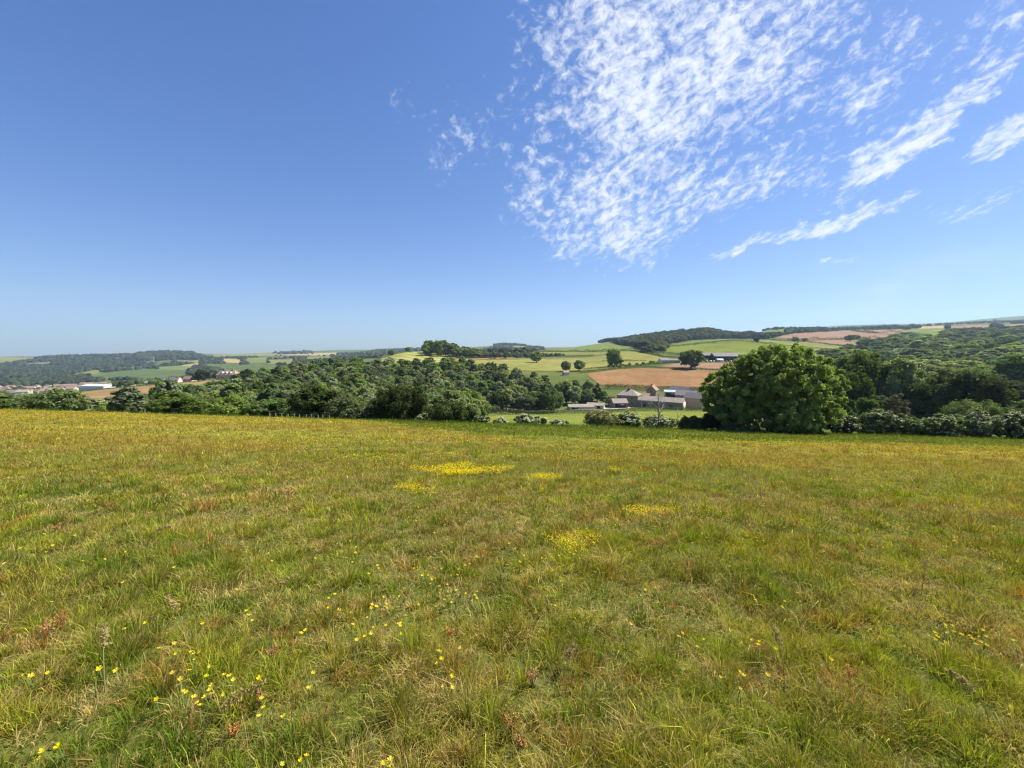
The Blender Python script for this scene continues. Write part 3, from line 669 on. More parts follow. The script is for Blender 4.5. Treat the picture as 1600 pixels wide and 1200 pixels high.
# ------------------------------------------------------------------ trees in the valley and on the near hills
T = [('oak', 1080, 397, 20.5, 27, 'broad dark oak standing alone behind the bare field'),
     ('oak', 957, 432, 21, 18, 'tall double crowned tree standing in the hay meadow'), ('round', 963, 436, 14, 16, 'lower crown beside the tall double crowned tree'),
     ('pale', 884, 402, 11.5, 12, 'grey green tree left of a pair at the meadow foot'), ('oak', 905, 402, 11.5, 13, 'dark green tree right of a pair at the meadow foot'),
     ('oak', 838, 560, 17, 20, 'spreading oak on the hedge below the round hill'),
     ('oak', 773, 600, 11, 13, 'round tree left of the spreading oak'), ('round', 790, 605, 10, 12, 'tree close left of the spreading oak'), ('round', 757, 610, 10, 13, 'tree at the right foot of the copse'),
     ('dark', 1103, 286, 6, 4.2, 'dark clipped round shrub behind the sandstone house'),
     ('dark', 1180, 690, 9, 11, 'lone dark bush on the hillside hedge'),
     ('oak', 1240, 880, 13, 18, 'dark bush like tree on the edge of the pinkish field'), ('oak', 1255, 900, 9, 14, 'low tree right of the dark one by the pinkish field'),
     ('dark', 1350, 110, 22.5, 15.5, 'tall very dark tree right behind the big ash'),
     ('dark', 1336, 104, 16, 10, 'dark tree between the big ash and the tall dark tree'),
     ('pale', 1408, 102, 19, 11.5, 'lighter grey green tree between two dark trees'),
     ('dark', 1500, 96, 15.6, 17, 'broad black green tree behind the hedge, left half'), ('dark', 1532, 92, 13.2, 13, 'broad black green tree behind the hedge, right half'), ('dark', 1455, 98, 14, 13, 'dark tree between the lighter tree and the broad black green one'),
     ('oak', 1440, 110, 9, 12, 'low dark tree under the lighter grey green tree'),
     ('dark', 1384, 92, 8.5, 10, 'dark undergrowth tree right of the tall dark tree'),
     ('dark', 1590, 150, 9.5, 17, 'dark tree behind the bright right field'), ('oak', 1556, 158, 9, 15, 'low dark tree left of the bright right field'),
     ('dark', 1592, 190, 20, 20, 'tall dark tree on the right edge above the bright field'), ('oak', 1530, 195, 15, 24, 'wide olive crowned tree right of the white house'),
     ('pale', 1452, 215, 15, 22, 'pale green tree left of the white house'), ('pale', 1478, 225, 13, 17, 'pale green tree behind the white house'),
     ('dark', 1464, 172, 7, 13, 'dark tree in front of the white house'), ('dark', 1425, 240, 18, 20, 'dark green tree up slope of the white house'),
     ('grey', 1310, 200, 14, 18, 'grey green tree behind the right side of the big ash'), ('pale', 1345, 260, 20, 24, 'wide grey green tree above the tall dark tree'), ('oak', 1395, 270, 20, 22, 'green tree above the lighter grey green tree')]
for a in T: tree(*a)
copse = []
for i in range(42):
    t = (i % 14) / 13.; x = 668 + 88 * t; D = 606 + 26 * (i // 14) + random.uniform(-6, 6)
    copse.append((x + random.uniform(-3, 3), D, (19.5 + 4 * math.sin(math.pi * min(1, t * 1.5 + .15)) - 9.5 * max(0, t - .3) / .7) * random.uniform(.92, 1.05), random.uniform(17, 23)))
for i, (x, D, h, w) in enumerate(copse):
    tree('round', x, D, h, w, 'dark green tree packed in the round topped copse on the striped hill', group='trees of the round topped copse')
# trees scattered over the right hand woods
rt = []
for _ in range(16000):
    D = 170 + 950 * random.random() ** 1.3; x = random.uniform(1295, 1690)
    if x < (1292 if D < 640 else 1300 + (D - 640) * .4): continue
    X = (x - 800) / F * D; sp = 13.5 + D * .019
    p = at(x, D); q = to_px(p)
    if any(in_poly(q[0], q[1] - k_ * 11 * F / D, P_) for P_ in FIELD_POLYS for k_ in (0, .5, 1)): continue
    if in_poly(q[0], q[1] , [(1545, 600), (1700, 590), (1700, 650), (1545, 640)]): continue
    if abs(x - 1456) < 12 and 170 < D < 250: continue
    if D > 420 and vnoise(X, D, .012, 9) < .38: continue
    if any((X - a) ** 2 + (D - c) ** 2 < sp * sp for a, c, _x in rt): continue
    rt.append((X, D, x))
rt.sort(key=lambda t: t[1]); rt = rt[:292]
for X, D, x in rt:
    k = random.choices(['oak', 'pale', 'round', 'dark', 'grey', 'lime'], [4, 5, 4, 1.5, 1, 1.2])[0]
    zn = ('on the nearer right slope' if D < 300 else 'half way up the right slope' if D < 560 else 'high on the right slope') + (' towards the right edge' if x > 1540 else ' above the broad dark tree' if x > 1440 else ' above the tall dark tree')
    tree(k, x, D, random.uniform(10, 17), (17 + D * .021) * random.uniform(.85, 1.45), DESC[k] + ' ' + zn, group='trees of the right hand slope')

# ------------------------------------------------------------------ hedges
def hedge(pts, h, w, label, base=(.075, .105, .025), dmin=58, dmax=7900, per=None, size=None, lumps=0, name='hedge'):
    G_ = [hit(x, y, dmin, dmax) for x, y in pts]; P = np.array(G_)
    seg = np.linalg.norm(np.diff(P[:, :2], axis=0), axis=1); L = seg.sum(); D = P[:, 1].mean()
    size = size or max(.22, D * .0011); n = int(L * (h + w) / size**2 * .9); n = min(n, 26000)
    s = rng.uniform(0, L, n); cs = np.concatenate([[0], np.cumsum(seg)])
    X = np.interp(s, cs, P[:, 0]); Y = np.interp(s, cs, P[:, 1])
    hl = h * (.72 + .6 * vnoise(s, s * 0, .16, 4) + lumps * np.maximum(0, vnoise(s, s * 0, .05, 8) - .6) * 5)
    a = rng.uniform(0, math.pi, n); rr_ = rng.uniform(.7, 1, n)
    dirx = np.interp(s, cs, np.append(np.gradient(P[:, 0]), 0)[:len(cs)]); diry = np.interp(s, cs, np.append(np.gradient(P[:, 1]), 0)[:len(cs)])
    ln = np.hypot(dirx, diry) + 1e-6; nx, ny = -diry / ln, dirx / ln
    X2 = X + nx * np.cos(a) * w / 2 * rr_; Y2 = Y + ny * np.cos(a) * w / 2 * rr_; Z2 = ground(X2, Y2) + np.sin(a) ** .6 * hl * rr_
    Pp = np.stack([X2, Y2, Z2], 1) - P[0]; N = np.stack([nx * np.cos(a), ny * np.cos(a), np.sin(a)], 1)
    V, q, c = leaves(Pp, N, size, leafcol(base, rng.uniform(.8, 1.2, n)), 1.4); o = obj(name, mesh(name, V, q, col=c), LEAF, loc=tuple(P[0])); tag(o, label, 'hedge'); return o
hedge([(815, 648.5), (870, 648), (950, 645.5), (1010, 643), (1060, 642.5), (1120, 643)], 2.3, 2.2, 'long clipped hedge along the road in front of the stone farm', dmax=250)
hedge([(700, 656), (760, 650), (815, 648)], 2.6, 3, 'hedge at the left end of the pasture', dmax=250)
hedge([(945, 607), (1000, 609), (1060, 611), (1120, 612.5), (1170, 613)], 3.2, 4, 'dark hedge between the stone farm and the bare field', (.034, .052, .015), dmin=262, dmax=330)
hedge([(905, 583), (930, 580.5), (962, 577), (1000, 574.6), (1060, 576.5), (1130, 579), (1170, 580)], 2.0, 3, 'hedge along the top of the big bare field', dmin=300)
hedge([(912, 578), (960, 574.5), (1000, 572), (1050, 567.5)], 1.8, 3, 'hedge beside the lane left of the lone oak', (.06, .085, .022), dmin=300)
hedge([(690, 561.2), (740, 560.4), (800, 558.2), (860, 558), (927, 556.2)], 2.4, 3, 'straight dark hedge across the valley below the copse', dmin=400)
hedge([(985, 548.5), (1012, 552.5), (1035, 558), (1075, 561)], 2.2, 3, 'hedge between the hay meadow and the bright hillside', dmin=400)
hedge([(1000, 549.5), (1035, 553.5), (1070, 556), (1110, 557)], 3.5, 5, 'ragged hedge at the foot of the bright hillside', dmin=430)
hedge([(1038, 543), (1065, 538.4), (1110, 532.8), (1150, 531.8), (1190, 536), (1225, 540)], 2.6, 3.5, 'dark hedge over the brow of the bright hillside', dmin=520, dmax=760)
hedge([(1204, 531.5), (1250, 534.5), (1318, 541.5)], 3, 4, 'dark hedge below the pinkish field', dmin=600, dmax=1100)
hedge([(1230, 532.3), (1290, 531.5), (1340, 530.5), (1400, 531)], 5, 7, 'bushy hedge between the two bare fields', dmin=700, lumps=1)
hedge([(830, 549.2), (880, 550), (925, 549.8), (985, 548.8)], 3, 5, 'tree dotted hedge under the round hill field', dmin=750, dmax=1300, lumps=.6)
hedge([(940, 565.2), (985, 564), (1010, 564.6)], 1.5, 2.5, 'short dark hedge right of the double crowned tree', dmin=430)
hedge([(1330, 517.5), (1370, 521.5), (1410, 520)], 6, 8, 'bushy hedge along the right end of the pinkish field', dmin=900, lumps=1)
hedge([(-40, 638), (30, 634), (110, 632), (200, 624), (270, 615)], 2.2, 3, 'dark hedge under the long tan field', dmin=130)
hedge([(-60, 623.5), (60, 616.5), (130, 611.5), (230, 602.5), (345, 590.5)], 1.3, 2, 'thin hedge along the top of the long tan field', dmin=250)
hedge([(268, 589), (330, 587), (375, 585.5)], 2.5, 3, 'clipped green hedge in front of the pale house', (.075, .11, .02), dmin=380)

# ------------------------------------------------------------------ far woods, one mass each
def far_wood(name, label, region, n, D0, D1, hr, base=(.055, .078, .024), mask=None, avoid=True, cat='wood', seed=0):
    """crowns of a distant wood: small uneven domes standing close together"""
    ico = []
    for th in range(1, 4):
        for k in range(7): ico.append((math.sin(math.pi / 2 * th / 3.2) * math.cos(k * .8976 + th), math.sin(math.pi / 2 * th / 3.2) * math.sin(k * .8976 + th), math.cos(math.pi / 2 * th / 3.2)))
    ico = np.array([(0, 0, 1)] + ico + [(1.0 * math.cos(k * .8976 + 4), 1.0 * math.sin(k * .8976 + 4), -.5) for k in range(7)])
    tris = [(0, 1 + k, 1 + (k + 1) % 7) for k in range(7)]
    quads = [(1 + r_ * 7 + k, 8 + r_ * 7 + k, 8 + r_ * 7 + (k + 1) % 7, 1 + r_ * 7 + (k + 1) % 7) for r_ in range(3) for k in range(7)]
    tr = np.array(tris); qd = np.array(quads); V = []; Tn = []; Qn = []; C = []; cnt = 0; tries = 0
    xs = [p_[0] for p_ in region]; ys = [p_[1] for p_ in region]
    while cnt < n and tries < n * 30:
        tries += 1; x = random.uniform(min(xs), max(xs)); y = random.uniform(min(ys), max(ys))
        if not in_poly(x, y, region): continue
        if avoid and any(in_poly(x, y + random.uniform(0, .8), P_) for P_ in FIELD_POLYS): continue
        p = hit(x, y, D0, D1)
        if abs(to_px(p)[1] - y) > 3: continue
        if mask is not None and vnoise(p[0], p[1], mask[0], mask[2]) < mask[1]: continue
        h = random.uniform(*hr); w = h * random.uniform(.5, .8); hp_ = (.75 if x > 1100 else .3) * h * F / p[1]
        if avoid and any(in_poly(x, y - hp_, P_) or in_poly(x, y - hp_ * .5, P_) for P_ in FIELD_POLYS): continue
        j = ico * rng.uniform(.75, 1.2, (len(ico), 1)) * [w, w, h * .55] + [0, 0, h * .48]
        c_, s_ = math.cos(cnt), math.sin(cnt); j = np.stack([j[:, 0] * c_ - j[:, 1] * s_, j[:, 0] * s_ + j[:, 1] * c_, j[:, 2]], 1)
        V.append(j + p); Tn.append(tr + cnt * len(ico)); Qn.append(qd + cnt * len(ico))
        C.append(np.array(base)[None] * random.choice([.6, .8, 1., 1.15, 1.35, 1.6]) * rng.uniform(.7, 1.3, (len(ico), 1)) * [1 + random.uniform(-.05, .35), 1, 1]); cnt += 1
    if not V: return
    V = np.concatenate(V); o_ = V.mean(0)
    o = obj(name, mesh(name, V - o_, np.concatenate(Qn), np.concatenate(Tn), np.concatenate(C)), LEAFQ, loc=tuple(o_)); tag(o, label, cat, kind='stuff')
    return o
far_wood('far_wood', 'dark wooded ridge above the round hill field', [(985, 545), (975, 533), (1000, 525), (1050, 521), (1095, 517), (1140, 519), (1175, 521), (1215, 526), (1200, 530), (1140, 529), (1080, 531), (1045, 538), (1015, 546)], 1500, 750, 1750, (9, 15))
far_wood('far_wood', 'line of trees along the ridge behind the round hill field', [(822, 545), (865, 538), (882, 532), (905, 530), (950, 532), (990, 538), (980, 541), (960, 536), (905, 533.5), (880, 536.5), (850, 546), (830, 549)], 240, 800, 2200, (10, 16))
far_wood('far_wood', 'woods covering the left hill', [(-80, 566), (0, 558), (50, 559), (100, 556), (150, 555), (200, 553), (250, 552), (310, 556), (330, 562), (345, 582), (250, 592), (130, 600), (0, 606), (-80, 610)], 5200, 1000, 3600, (9, 16), mask=(.006, .33, 2))
far_wood('far_wood', 'dark wood crowning the left hilltop', [(190, 562), (225, 552), (260, 550.5), (300, 553), (322, 561), (300, 563.5), (250, 560.5), (220, 567)], 900, 1900, 3700, (14, 24), (.042, .062, .022), avoid=False)
far_wood('far_wood', 'trees and copses over the far fields beyond the pale house', [(310, 562), (340, 556), (430, 553), (560, 549), (640, 551), (600, 561), (530, 566), (430, 580), (330, 584)], 900, 1000, 5200, (8, 14), mask=(.012, .52, 12))
far_wood('far_wood', 'strip of trees on the far skyline over the straw field', [(428, 552), (480, 550), (492, 551.5), (490, 553.8), (430, 554.5)], 60, 1500, 5400, (16, 26), avoid=False)
far_wood('far_wood', 'blue green woods on the skyline left of the copse', [(560, 550), (600, 547), (665, 546), (665, 553), (620, 556), (570, 556)], 600, 1200, 4500, (12, 20), mask=(.008, .34, 3))
far_wood('far_wood', 'woods on the small far hill right of the copse', [(735, 552), (760, 545), (775, 540), (800, 538), (825, 540), (860, 545), (880, 552), (820, 556), (760, 558)], 500, 800, 3600, (9, 15), mask=(.008, .38, 4))
far_wood('far_wood', 'dark cap of trees on the small far hill', [(772, 539.5), (785, 537), (812, 536.8), (822, 539.5), (800, 541)], 160, 2200, 3800, (14, 22), (.042, .060, .022), avoid=False)
far_wood('far_wood', 'scrub and trees along the foot of the ridge woods', [(1000, 549), (1045, 541), (1035, 550), (1005, 552)], 60, 600, 1300, (6, 10), avoid=False)
far_wood('far_wood', 'trees on the hill around the skyline knoll', [(1130, 520), (1180, 514), (1230, 513), (1300, 518), (1290, 521), (1215, 526), (1160, 525)], 420, 1000, 2600, (8, 13), mask=(.010, .42, 6))
far_wood('far_wood', 'woods high on the right hand hills', [(1330, 517), (1420, 511), (1500, 506), (1600, 501), (1700, 497), (1700, 532), (1600, 530), (1500, 530), (1420, 530), (1400, 522)], 2600, 850, 3900, (7, 13), mask=(.007, .40, 7))
far_wood('far_wood', 'trees strung along the right hand skyline', [(1252, 517), (1330, 513), (1400, 511), (1400, 515), (1330, 517), (1252, 521)], 260, 1400, 3200, (11, 19), mask=(.01, .30, 8), avoid=False)
FIELD_POLYS.append([(122, 596), (180, 596), (180, 614), (122, 614)])
far_wood('far_wood', 'trees around the houses of the town', [(-60, 598), (60, 597), (130, 594), (240, 590), (300, 590), (310, 594), (230, 602), (130, 611), (0, 620), (-60, 622)], 240, 480, 1500, (4, 8), mask=(.012, .42, 10))
far_wood('far_wood', 'trees around the pale house on the left', [(285, 588), (330, 583), (345, 583), (345, 590), (300, 594)], 16, 380, 700, (5, 9), avoid=False)
far_wood('far_wood', 'scrub in the lanes and banks round the cattle farm', [(945, 572), (1000, 569), (1050, 563), (1080, 561), (1160, 562), (1160, 566), (1060, 566), (1000, 572), (960, 576)], 90, 380, 540, (1.6, 3.2), (.06, .09, .022), avoid=False)
far_wood('far_wood', 'bushes under the hedge line beside the copse', [(640, 556), (700, 559), (800, 556), (840, 556), (925, 554), (840, 559), (760, 559)], 120, 520, 1000, (4, 8), avoid=True)
for x, D, h, w, l in [(1210, 1750, 15, 34, 'clump of trees crowning the knoll on the skyline'), (1420, 2200, 18, 34, 'small clump of trees on the right skyline'), (1547, 3000, 24, 30, 'rounded tree on the skyline near the right edge'), (1325, 900, 15, 24, 'dark tree at the right end of the pinkish field'), (1335, 960, 12, 18, 'small dark tree beside the bare field'), (1460, 700, 14, 22, 'round green tree below the sloping green field'),
                     (1372, 860, 10, 26, 'low trees between the bare patches'), (316, 470, 14, 16, 'tall dark tree left of the pale house'), (308, 480, 11, 12, 'dark tree beside the tall one left of the pale house'), (612, 640, 10, 12, 'small dark tree left of the striped field'), (638, 720, 9, 12, 'small tree above the striped field')]:
    tree('oak' if D > 480 else 'dark', x, D, h, w, l)

# ------------------------------------------------------------------ buildings
STONE = solid('grey_stone', (.235, .20, .15), .95, .35, 1.6); SAND = solid('sandstone', (.50, .36, .22), .95, .25, 1.2); SLATE = solid('slate_roof', (.15, .135, .13), .7, .25, 1.5)
PALE_R = solid('weathered_roof', (.27, .22, .18), .9, .3, .8); WHITE = solid('white_sheet', (.60, .60, .60), .6, .06, .5); CREAM = solid('cream_render', (.52, .46, .36), .9, .1, .6)
PINKR = solid('pinkish_render', (.46, .34, .26), .9, .1, .6); BRICK = solid('red_brick', (.27, .15, .10), .95, .25, 2.); BLUESH = solid('pale_blue_sheet', (.36, .42, .50), .5, .08, .5)
DARK = solid('dark_opening', (.02, .02, .022), .4, .2, 1.); TILE = solid('brown_tile_roof', (.29, .20, .15), .9, .25, .7); TILE2 = solid('tan_tile_roof', (.28, .21, .155), .9, .25, .7)
PTILE = solid('pinkish_tile_roof', (.29, .175, .12), .9, .25, .7); GLASS = solid('window_glass', (.05, .06, .07), .15, .1, 1., spec=.6); ASPH = solid('asphalt', (.08, .08, .08), .95, .2, 1.)
def house(name, label, x, D, L, Wd, eave, ridge, rz, wall, roof, cat='house', group=None, windows=(), doors=(), chimneys=(), hip=0, parts=True, dz=0, over=.3):
    """gabled (or hipped) building: long side faces local -y"""
    p = at(x, D); e = empty(name, (p[0], p[1], p[2] + dz), R(rz)); tag(e, label, cat, group)
    a, w = L / 2, Wd / 2; b_ = MB(); zb = -2.5
    for pts in ([(-a, -w, zb), (a, -w, zb), (a, -w, eave), (-a, -w, eave)], [(a, w, zb), (-a, w, zb), (-a, w, eave), (a, w, eave)], [(a, -w, zb), (a, w, zb), (a, w, eave), (a, -w, eave)], [(-a, w, zb), (-a, -w, zb), (-a, -w, eave), (-a, w, eave)]): b_.poly(pts)
    if not hip:
        b_.poly([(a, -w, eave), (a, w, eave), (a, 0, ridge)]); b_.poly([(-a, w, eave), (-a, -w, eave), (-a, 0, ridge)])
    b_.build('wall', wall, e)
    r_ = MB(); t = .18; A = a + over; Wv = w + over; ez = eave - (ridge - eave) * over / w; hp = hip * w
    for s_ in (-1, 1):
        r_.poly([(-A * s_, s_ * Wv, ez + .06), (A * s_, s_ * Wv, ez + .06), ((A - hp) * s_, 0, ridge + .06), (-(A - hp) * s_, 0, ridge + .06)][::-1])
        r_.poly([(-A * s_, s_ * Wv, ez + t + .06), (A * s_, s_ * Wv, ez + t + .06), ((A - hp) * s_, 0, ridge + t + .06), (-(A - hp) * s_, 0, ridge + t + .06)])
        r_.poly([(-A * s_, s_ * Wv, ez + .06), (-A * s_, s_ * Wv, ez + t + .06), (A * s_, s_ * Wv, ez + t + .06), (A * s_, s_ * Wv, ez + .06)])
        if hip: r_.poly([(s_ * A, -Wv, ez + t + .06), (s_ * A, Wv, ez + t + .06), (s_ * (A - hp), 0, ridge + t + .06)])
        else: r_.poly([(s_ * A, -Wv, ez + .06), (s_ * A, 0, ridge + .06), (s_ * A, 0, ridge + t + .06), (s_ * A, -Wv, ez + t + .06)]); r_.poly([(s_ * A, Wv, ez + .06), (s_ * A, 0, ridge + .06), (s_ * A, 0, ridge + t + .06), (s_ * A, Wv, ez + t + .06)])
    ro = r_.build('roof', roof, e)
    for (wx, wz, ww, wh, *side) in windows:
        f = MB(); g_ = MB(); s_ = side[0] if side else 'f'
        if s_ == 'f': f.box(wx - ww / 2 - .1, wx + ww / 2 + .1, -w - .06, -w + .02, wz - .12, wz + wh + .1); g_.box(wx - ww / 2, wx + ww / 2, -w - .09, -w - .065, wz, wz + wh)
        else:
            q = a * (1 if s_ == 'r' else -1); d1, d2 = (q - .02, q + .06) if q > 0 else (q - .06, q + .02); d3, d4 = (q + .065, q + .09) if q > 0 else (q - .09, q - .065)
            f.box(d1, d2, wx - ww / 2 - .1, wx + ww / 2 + .1, wz - .12, wz + wh + .1); g_.box(d3, d4, wx - ww / 2, wx + ww / 2, wz, wz + wh)
        fo = f.build('window', CREAM if wall is not CREAM else WHITE, e); g_.build('glass', GLASS, fo)
    for (wx, ww, wh) in doors: MB().box(wx - ww / 2, wx + ww / 2, -w - .07, -w + .03, 0, wh).build('door', DARK, e)
    for (cx, cw, ch) in chimneys:
        c_ = MB(); c_.box(cx - cw / 2, cx + cw / 2, -cw / 2, cw / 2, ridge - .6, ridge + ch); c_.box(cx - cw / 2 - .1, cx + cw / 2 + .1, -cw / 2 - .1, cw / 2 + .1, ridge + ch, ridge + ch + .15); c_.build('chimney', BRICK, ro)
    return e
FD = 250
wins = [(-13 + i * 2.75, 2.3, .8, .8) for i in range(10)]
e = house('stone_barn', 'long low grey stone barn with sunlight painted in cream on its right gable, front of the farm', 1028, FD, 31.5, 8.5, 4.3, 6.6, -33, STONE, PALE_R, 'barn', windows=wins, doors=[(-6.2, 1.2, 2.2), (9.2, 2.2, 2.6)])
g_ = MB(); g_.box(15.77, 15.83, -4.2, 4.2, -1, 4.3); g_.poly([(15.83, -4.2, 4.3), (15.83, 4.2, 4.3), (15.83, 0, 6.4)]); tag(g_.build('painted_sun_gable', CREAM, e), 'gable end sheet with the sunlight on the stone painted in as cream')  # cream sheet over the stone paints the sunlit gable end into its colour
house('stone_farmhouse', 'two storey stone farmhouse with a hipped roof, left end of the farm', 984, FD + 10, 13, 11, 6.0, 9.2, -28, STONE, PALE_R, 'farmhouse', hip=.9, windows=[(-4, 4, 1, 1.2), (-1, 4, 1, 1.2), (3, 4, 1, 1.2), (-3.8, 1, 1, 1.3), (3, 1, 1, 1.3)], chimneys=[(0, 1.4, 1.3)])
house('brick_house', 'narrow brick house with a steep red tiled roof behind the stone barn', 1021, FD + 24, 9, 6, 4.6, 7.6, 58, STONE, PTILE, 'house', chimneys=[(-3.4, .9, 1.2)], windows=[(0, 3.4, .9, 1, 'l')])
house('blue_shed', 'pale blue gable ended shed behind the stone barn', 1065, FD + 18, 14, 8, 6.0, 8.8, -62, BLUESH, SLATE, 'shed')
house('open_shed', 'small brick shed with a dark open front beside the blue shed', 1051, FD + 16, 9, 6, 6.0, 7.0, -20, BRICK, BLUESH, 'shed', doors=[(-1, 6.4, 5.6)])
house('slate_barn', 'tall dark stone barn with a slate roof right of the blue shed', 1074, FD + 6, 12, 9, 6.8, 9.4, -30, STONE, SLATE, 'barn', windows=[(-3.4, 4.6, .8, .9), (0, 4.6, .8, .9), (3.4, 4.6, .8, .9), (-2, 1.5, 1.1, 1.4)])
house('sandstone_house', 'warm sandstone house half hidden by the dark shrub, right end of the farm', 1090, FD - 2, 12, 8, 6.2, 9.0, -52, SAND, SLATE, 'house', windows=[(-1.5, 4.2, .9, 1.1, 'r'), (1.5, 4.2, .9, 1.1, 'r'), (-1.5, 1.2, .9, 1.3, 'r'), (1.5, 1.2, .9, 1.3, 'r')])
house('low_outhouse', 'low brick outhouse right of the stone farmhouse', 1006, FD + 12, 8, 5, 5.0, 6.4, -30, BRICK, PTILE, 'outhouse')
house('white_roofed_shed', 'low shed with a white roof left of the stone farmhouse', 968, FD, 9, 7, 3.2, 5.4, 6, STONE, PALE_R, 'shed', doors=[(0, 7, 2.6)])
house('low_shed', 'long low pale roofed shed among bushes, leftmost of the farm', 908, FD - 6, 15, 6, 1.6, 2.8, 4, CREAM, PALE_R, 'shed', doors=[(-4, 4, 1.4)])
house('low_shed', 'cream low shed right of the leftmost farm shed', 932, FD - 4, 10, 6, 2.2, 3.4, -18, CREAM, PALE_R, 'shed', doors=[(2, 2, 2)])
house('small_barn', 'little white barn showing above the trees below the hay meadow', 884, 372, 5, 4, 2.4, 3.6, 20, CREAM, PALE_R, 'barn')
# far cattle farm
CD = 505
for i, (x, D, L, Wd, ev, rd_, lab) in enumerate([(1110, CD + 12, 22, 16, 5.5, 8.6, 'grey roofed cattle barn, left of the two big ones on the hillside'), (1133, CD, 32, 18, 5.5, 9.4, 'grey roofed cattle barn, right of the two big ones on the hillside')]):
    house('cattle_barn', lab, x, D, L, Wd, ev, rd_, -4 - 3 * i, DARK, SLATE, 'barn', doors=[])
house('farm_cottage', 'white cottage left of the lone oak', 1037, 470, 10, 6, 3.4, 5.6, 8, WHITE, PALE_R, 'cottage', windows=[(-2.5, 1.2, 1, 1.1), (2.5, 1.2, 1, 1.1)], doors=[(0, 1, 2.1)])
house('farm_shed', 'grey shed left of the lone oak', 1050, 478, 15, 8, 2.6, 4.2, 0, STONE, SLATE, 'shed')
def bale(x, D, s, label, mat):
    p = at(x, D); mb = MB(); k = 10
    pts = [(-s * .55, 0, s * .5), (-s * .5, 0, s * .5), (s * .5, 0, s * .5), (s * .55, 0, s * .5)]; mb.tube(pts, [s * .38, s * .5, s * .5, s * .38], k)
    o = mb.build('wrapped_bale', mat, smooth=True, loc=tuple(p)); tag(o, label, 'bale', 'wrapped bales at the cattle barns'); o.rotation_euler = (0, 0, random.uniform(0, 3))
for i in range(9): bale(1104 + i * 5.2 + random.uniform(-1, 1), 486 + random.uniform(-4, 4), random.uniform(1.6, 2.4), 'pale wrapped bale lying in front of the cattle barns', WHITE if i % 3 else PINKR)
house('feed_store', 'small pinkish building in front of the right cattle barn', 1124, 490, 7, 5, 2.6, 3.6, 0, PINKR, WHITE, 'shed')
# pale house and its neighbours on the left
house('manor_house', 'large pinkish cream house with dormers and a hipped roof above the tan field', 357, 455, 22, 11, 4.6, 9.6, -6, PINKR, TILE2, 'house', hip=.6, windows=[(-8 + i * 4, 1.5, 1.3, 1.5) for i in range(5)], chimneys=[(-5, 1.2, 1.6), (5, 1.2, 1.6)])
p = at(357, 455); e = [o for o in bpy.data.objects if o.name == 'manor_house'][0]
for i in range(3):
    d_ = MB(); cx = -5 + i * 5; d_.box(cx - .9, cx + .9, -4.6, -1.5, 5.6, 8.0); dd = d_.build('dormer', WHITE, e); MB().box(cx - .6, cx + .6, -4.68, -4.61, 6.3, 7.6).build('glass', GLASS, dd)
house('slate_house', 'dark slate roofed house beyond the tan field', 267, 560, 22, 9, 4.2, 8, 3, CREAM, SLATE, 'house', windows=[(-6, 1.4, 1.4, 1.5), (0, 1.4, 1.4, 1.5), (6, 1.4, 1.4, 1.5)], chimneys=[(8, 1.2, 1.4)])
house('red_roofed_house', 'small red roofed house right of the slate roofed one', 295, 540, 13, 8, 3.4, 6.6, -5, CREAM, BRICK, 'house', windows=[(-3, 1.2, 1.3, 1.2), (3, 1.2, 1.3, 1.2)])
house('cottage', 'low cream cottage left of the slate roofed house', 234, 600, 14, 7, 2.6, 4.6, 6, CREAM, TILE2, 'cottage')
house('white_warehouse', 'long flat white warehouse at the right end of the town', 152, 640, 38, 20, 5.2, 7.0, -4, WHITE, WHITE, 'warehouse')
house('white_warehouse', 'small white roofed shed right of the long warehouse', 198, 680, 16, 10, 3.2, 4.2, -2, CREAM, WHITE, 'shed')
tn = []
for i in range(900):
    if len(tn) >= 64: break
    x = random.uniform(-30, 172); D = random.uniform(620, 1080)
    if x > 125 and D < 720: continue
    X = (x - 800) / F * D
    if any((X - a) ** 2 + (D - c_) ** 2 < 17**2 for a, c_ in tn): continue
    tn.append((X, D)); rf = random.choice([TILE, TILE2, TILE2, PALE_R, BRICK]); L = random.uniform(10, 19)
    nm = {TILE: 'brown', TILE2: 'tan', PALE_R: 'grey', BRICK: 'red'}[rf]; where = 'left part' if x < 60 else 'middle' if x < 120 else 'right part'
    house('town_house', f'small {nm} roofed house in the {where} of the far town', x, D, L, 8.5, random.uniform(4, 5.5), random.uniform(7.5, 9), random.uniform(-35, 35), random.choice([CREAM, PINKR, CREAM]), rf, 'house', 'houses of the far town')
house('white_house', 'white cottage glimpsed among the trees on the right', 1455, 190, 6.5, 5, 5.6, 7.2, -12, WHITE, SLATE, 'cottage', windows=[(-1.4, 2.6, .8, 1)], dz=2.4)
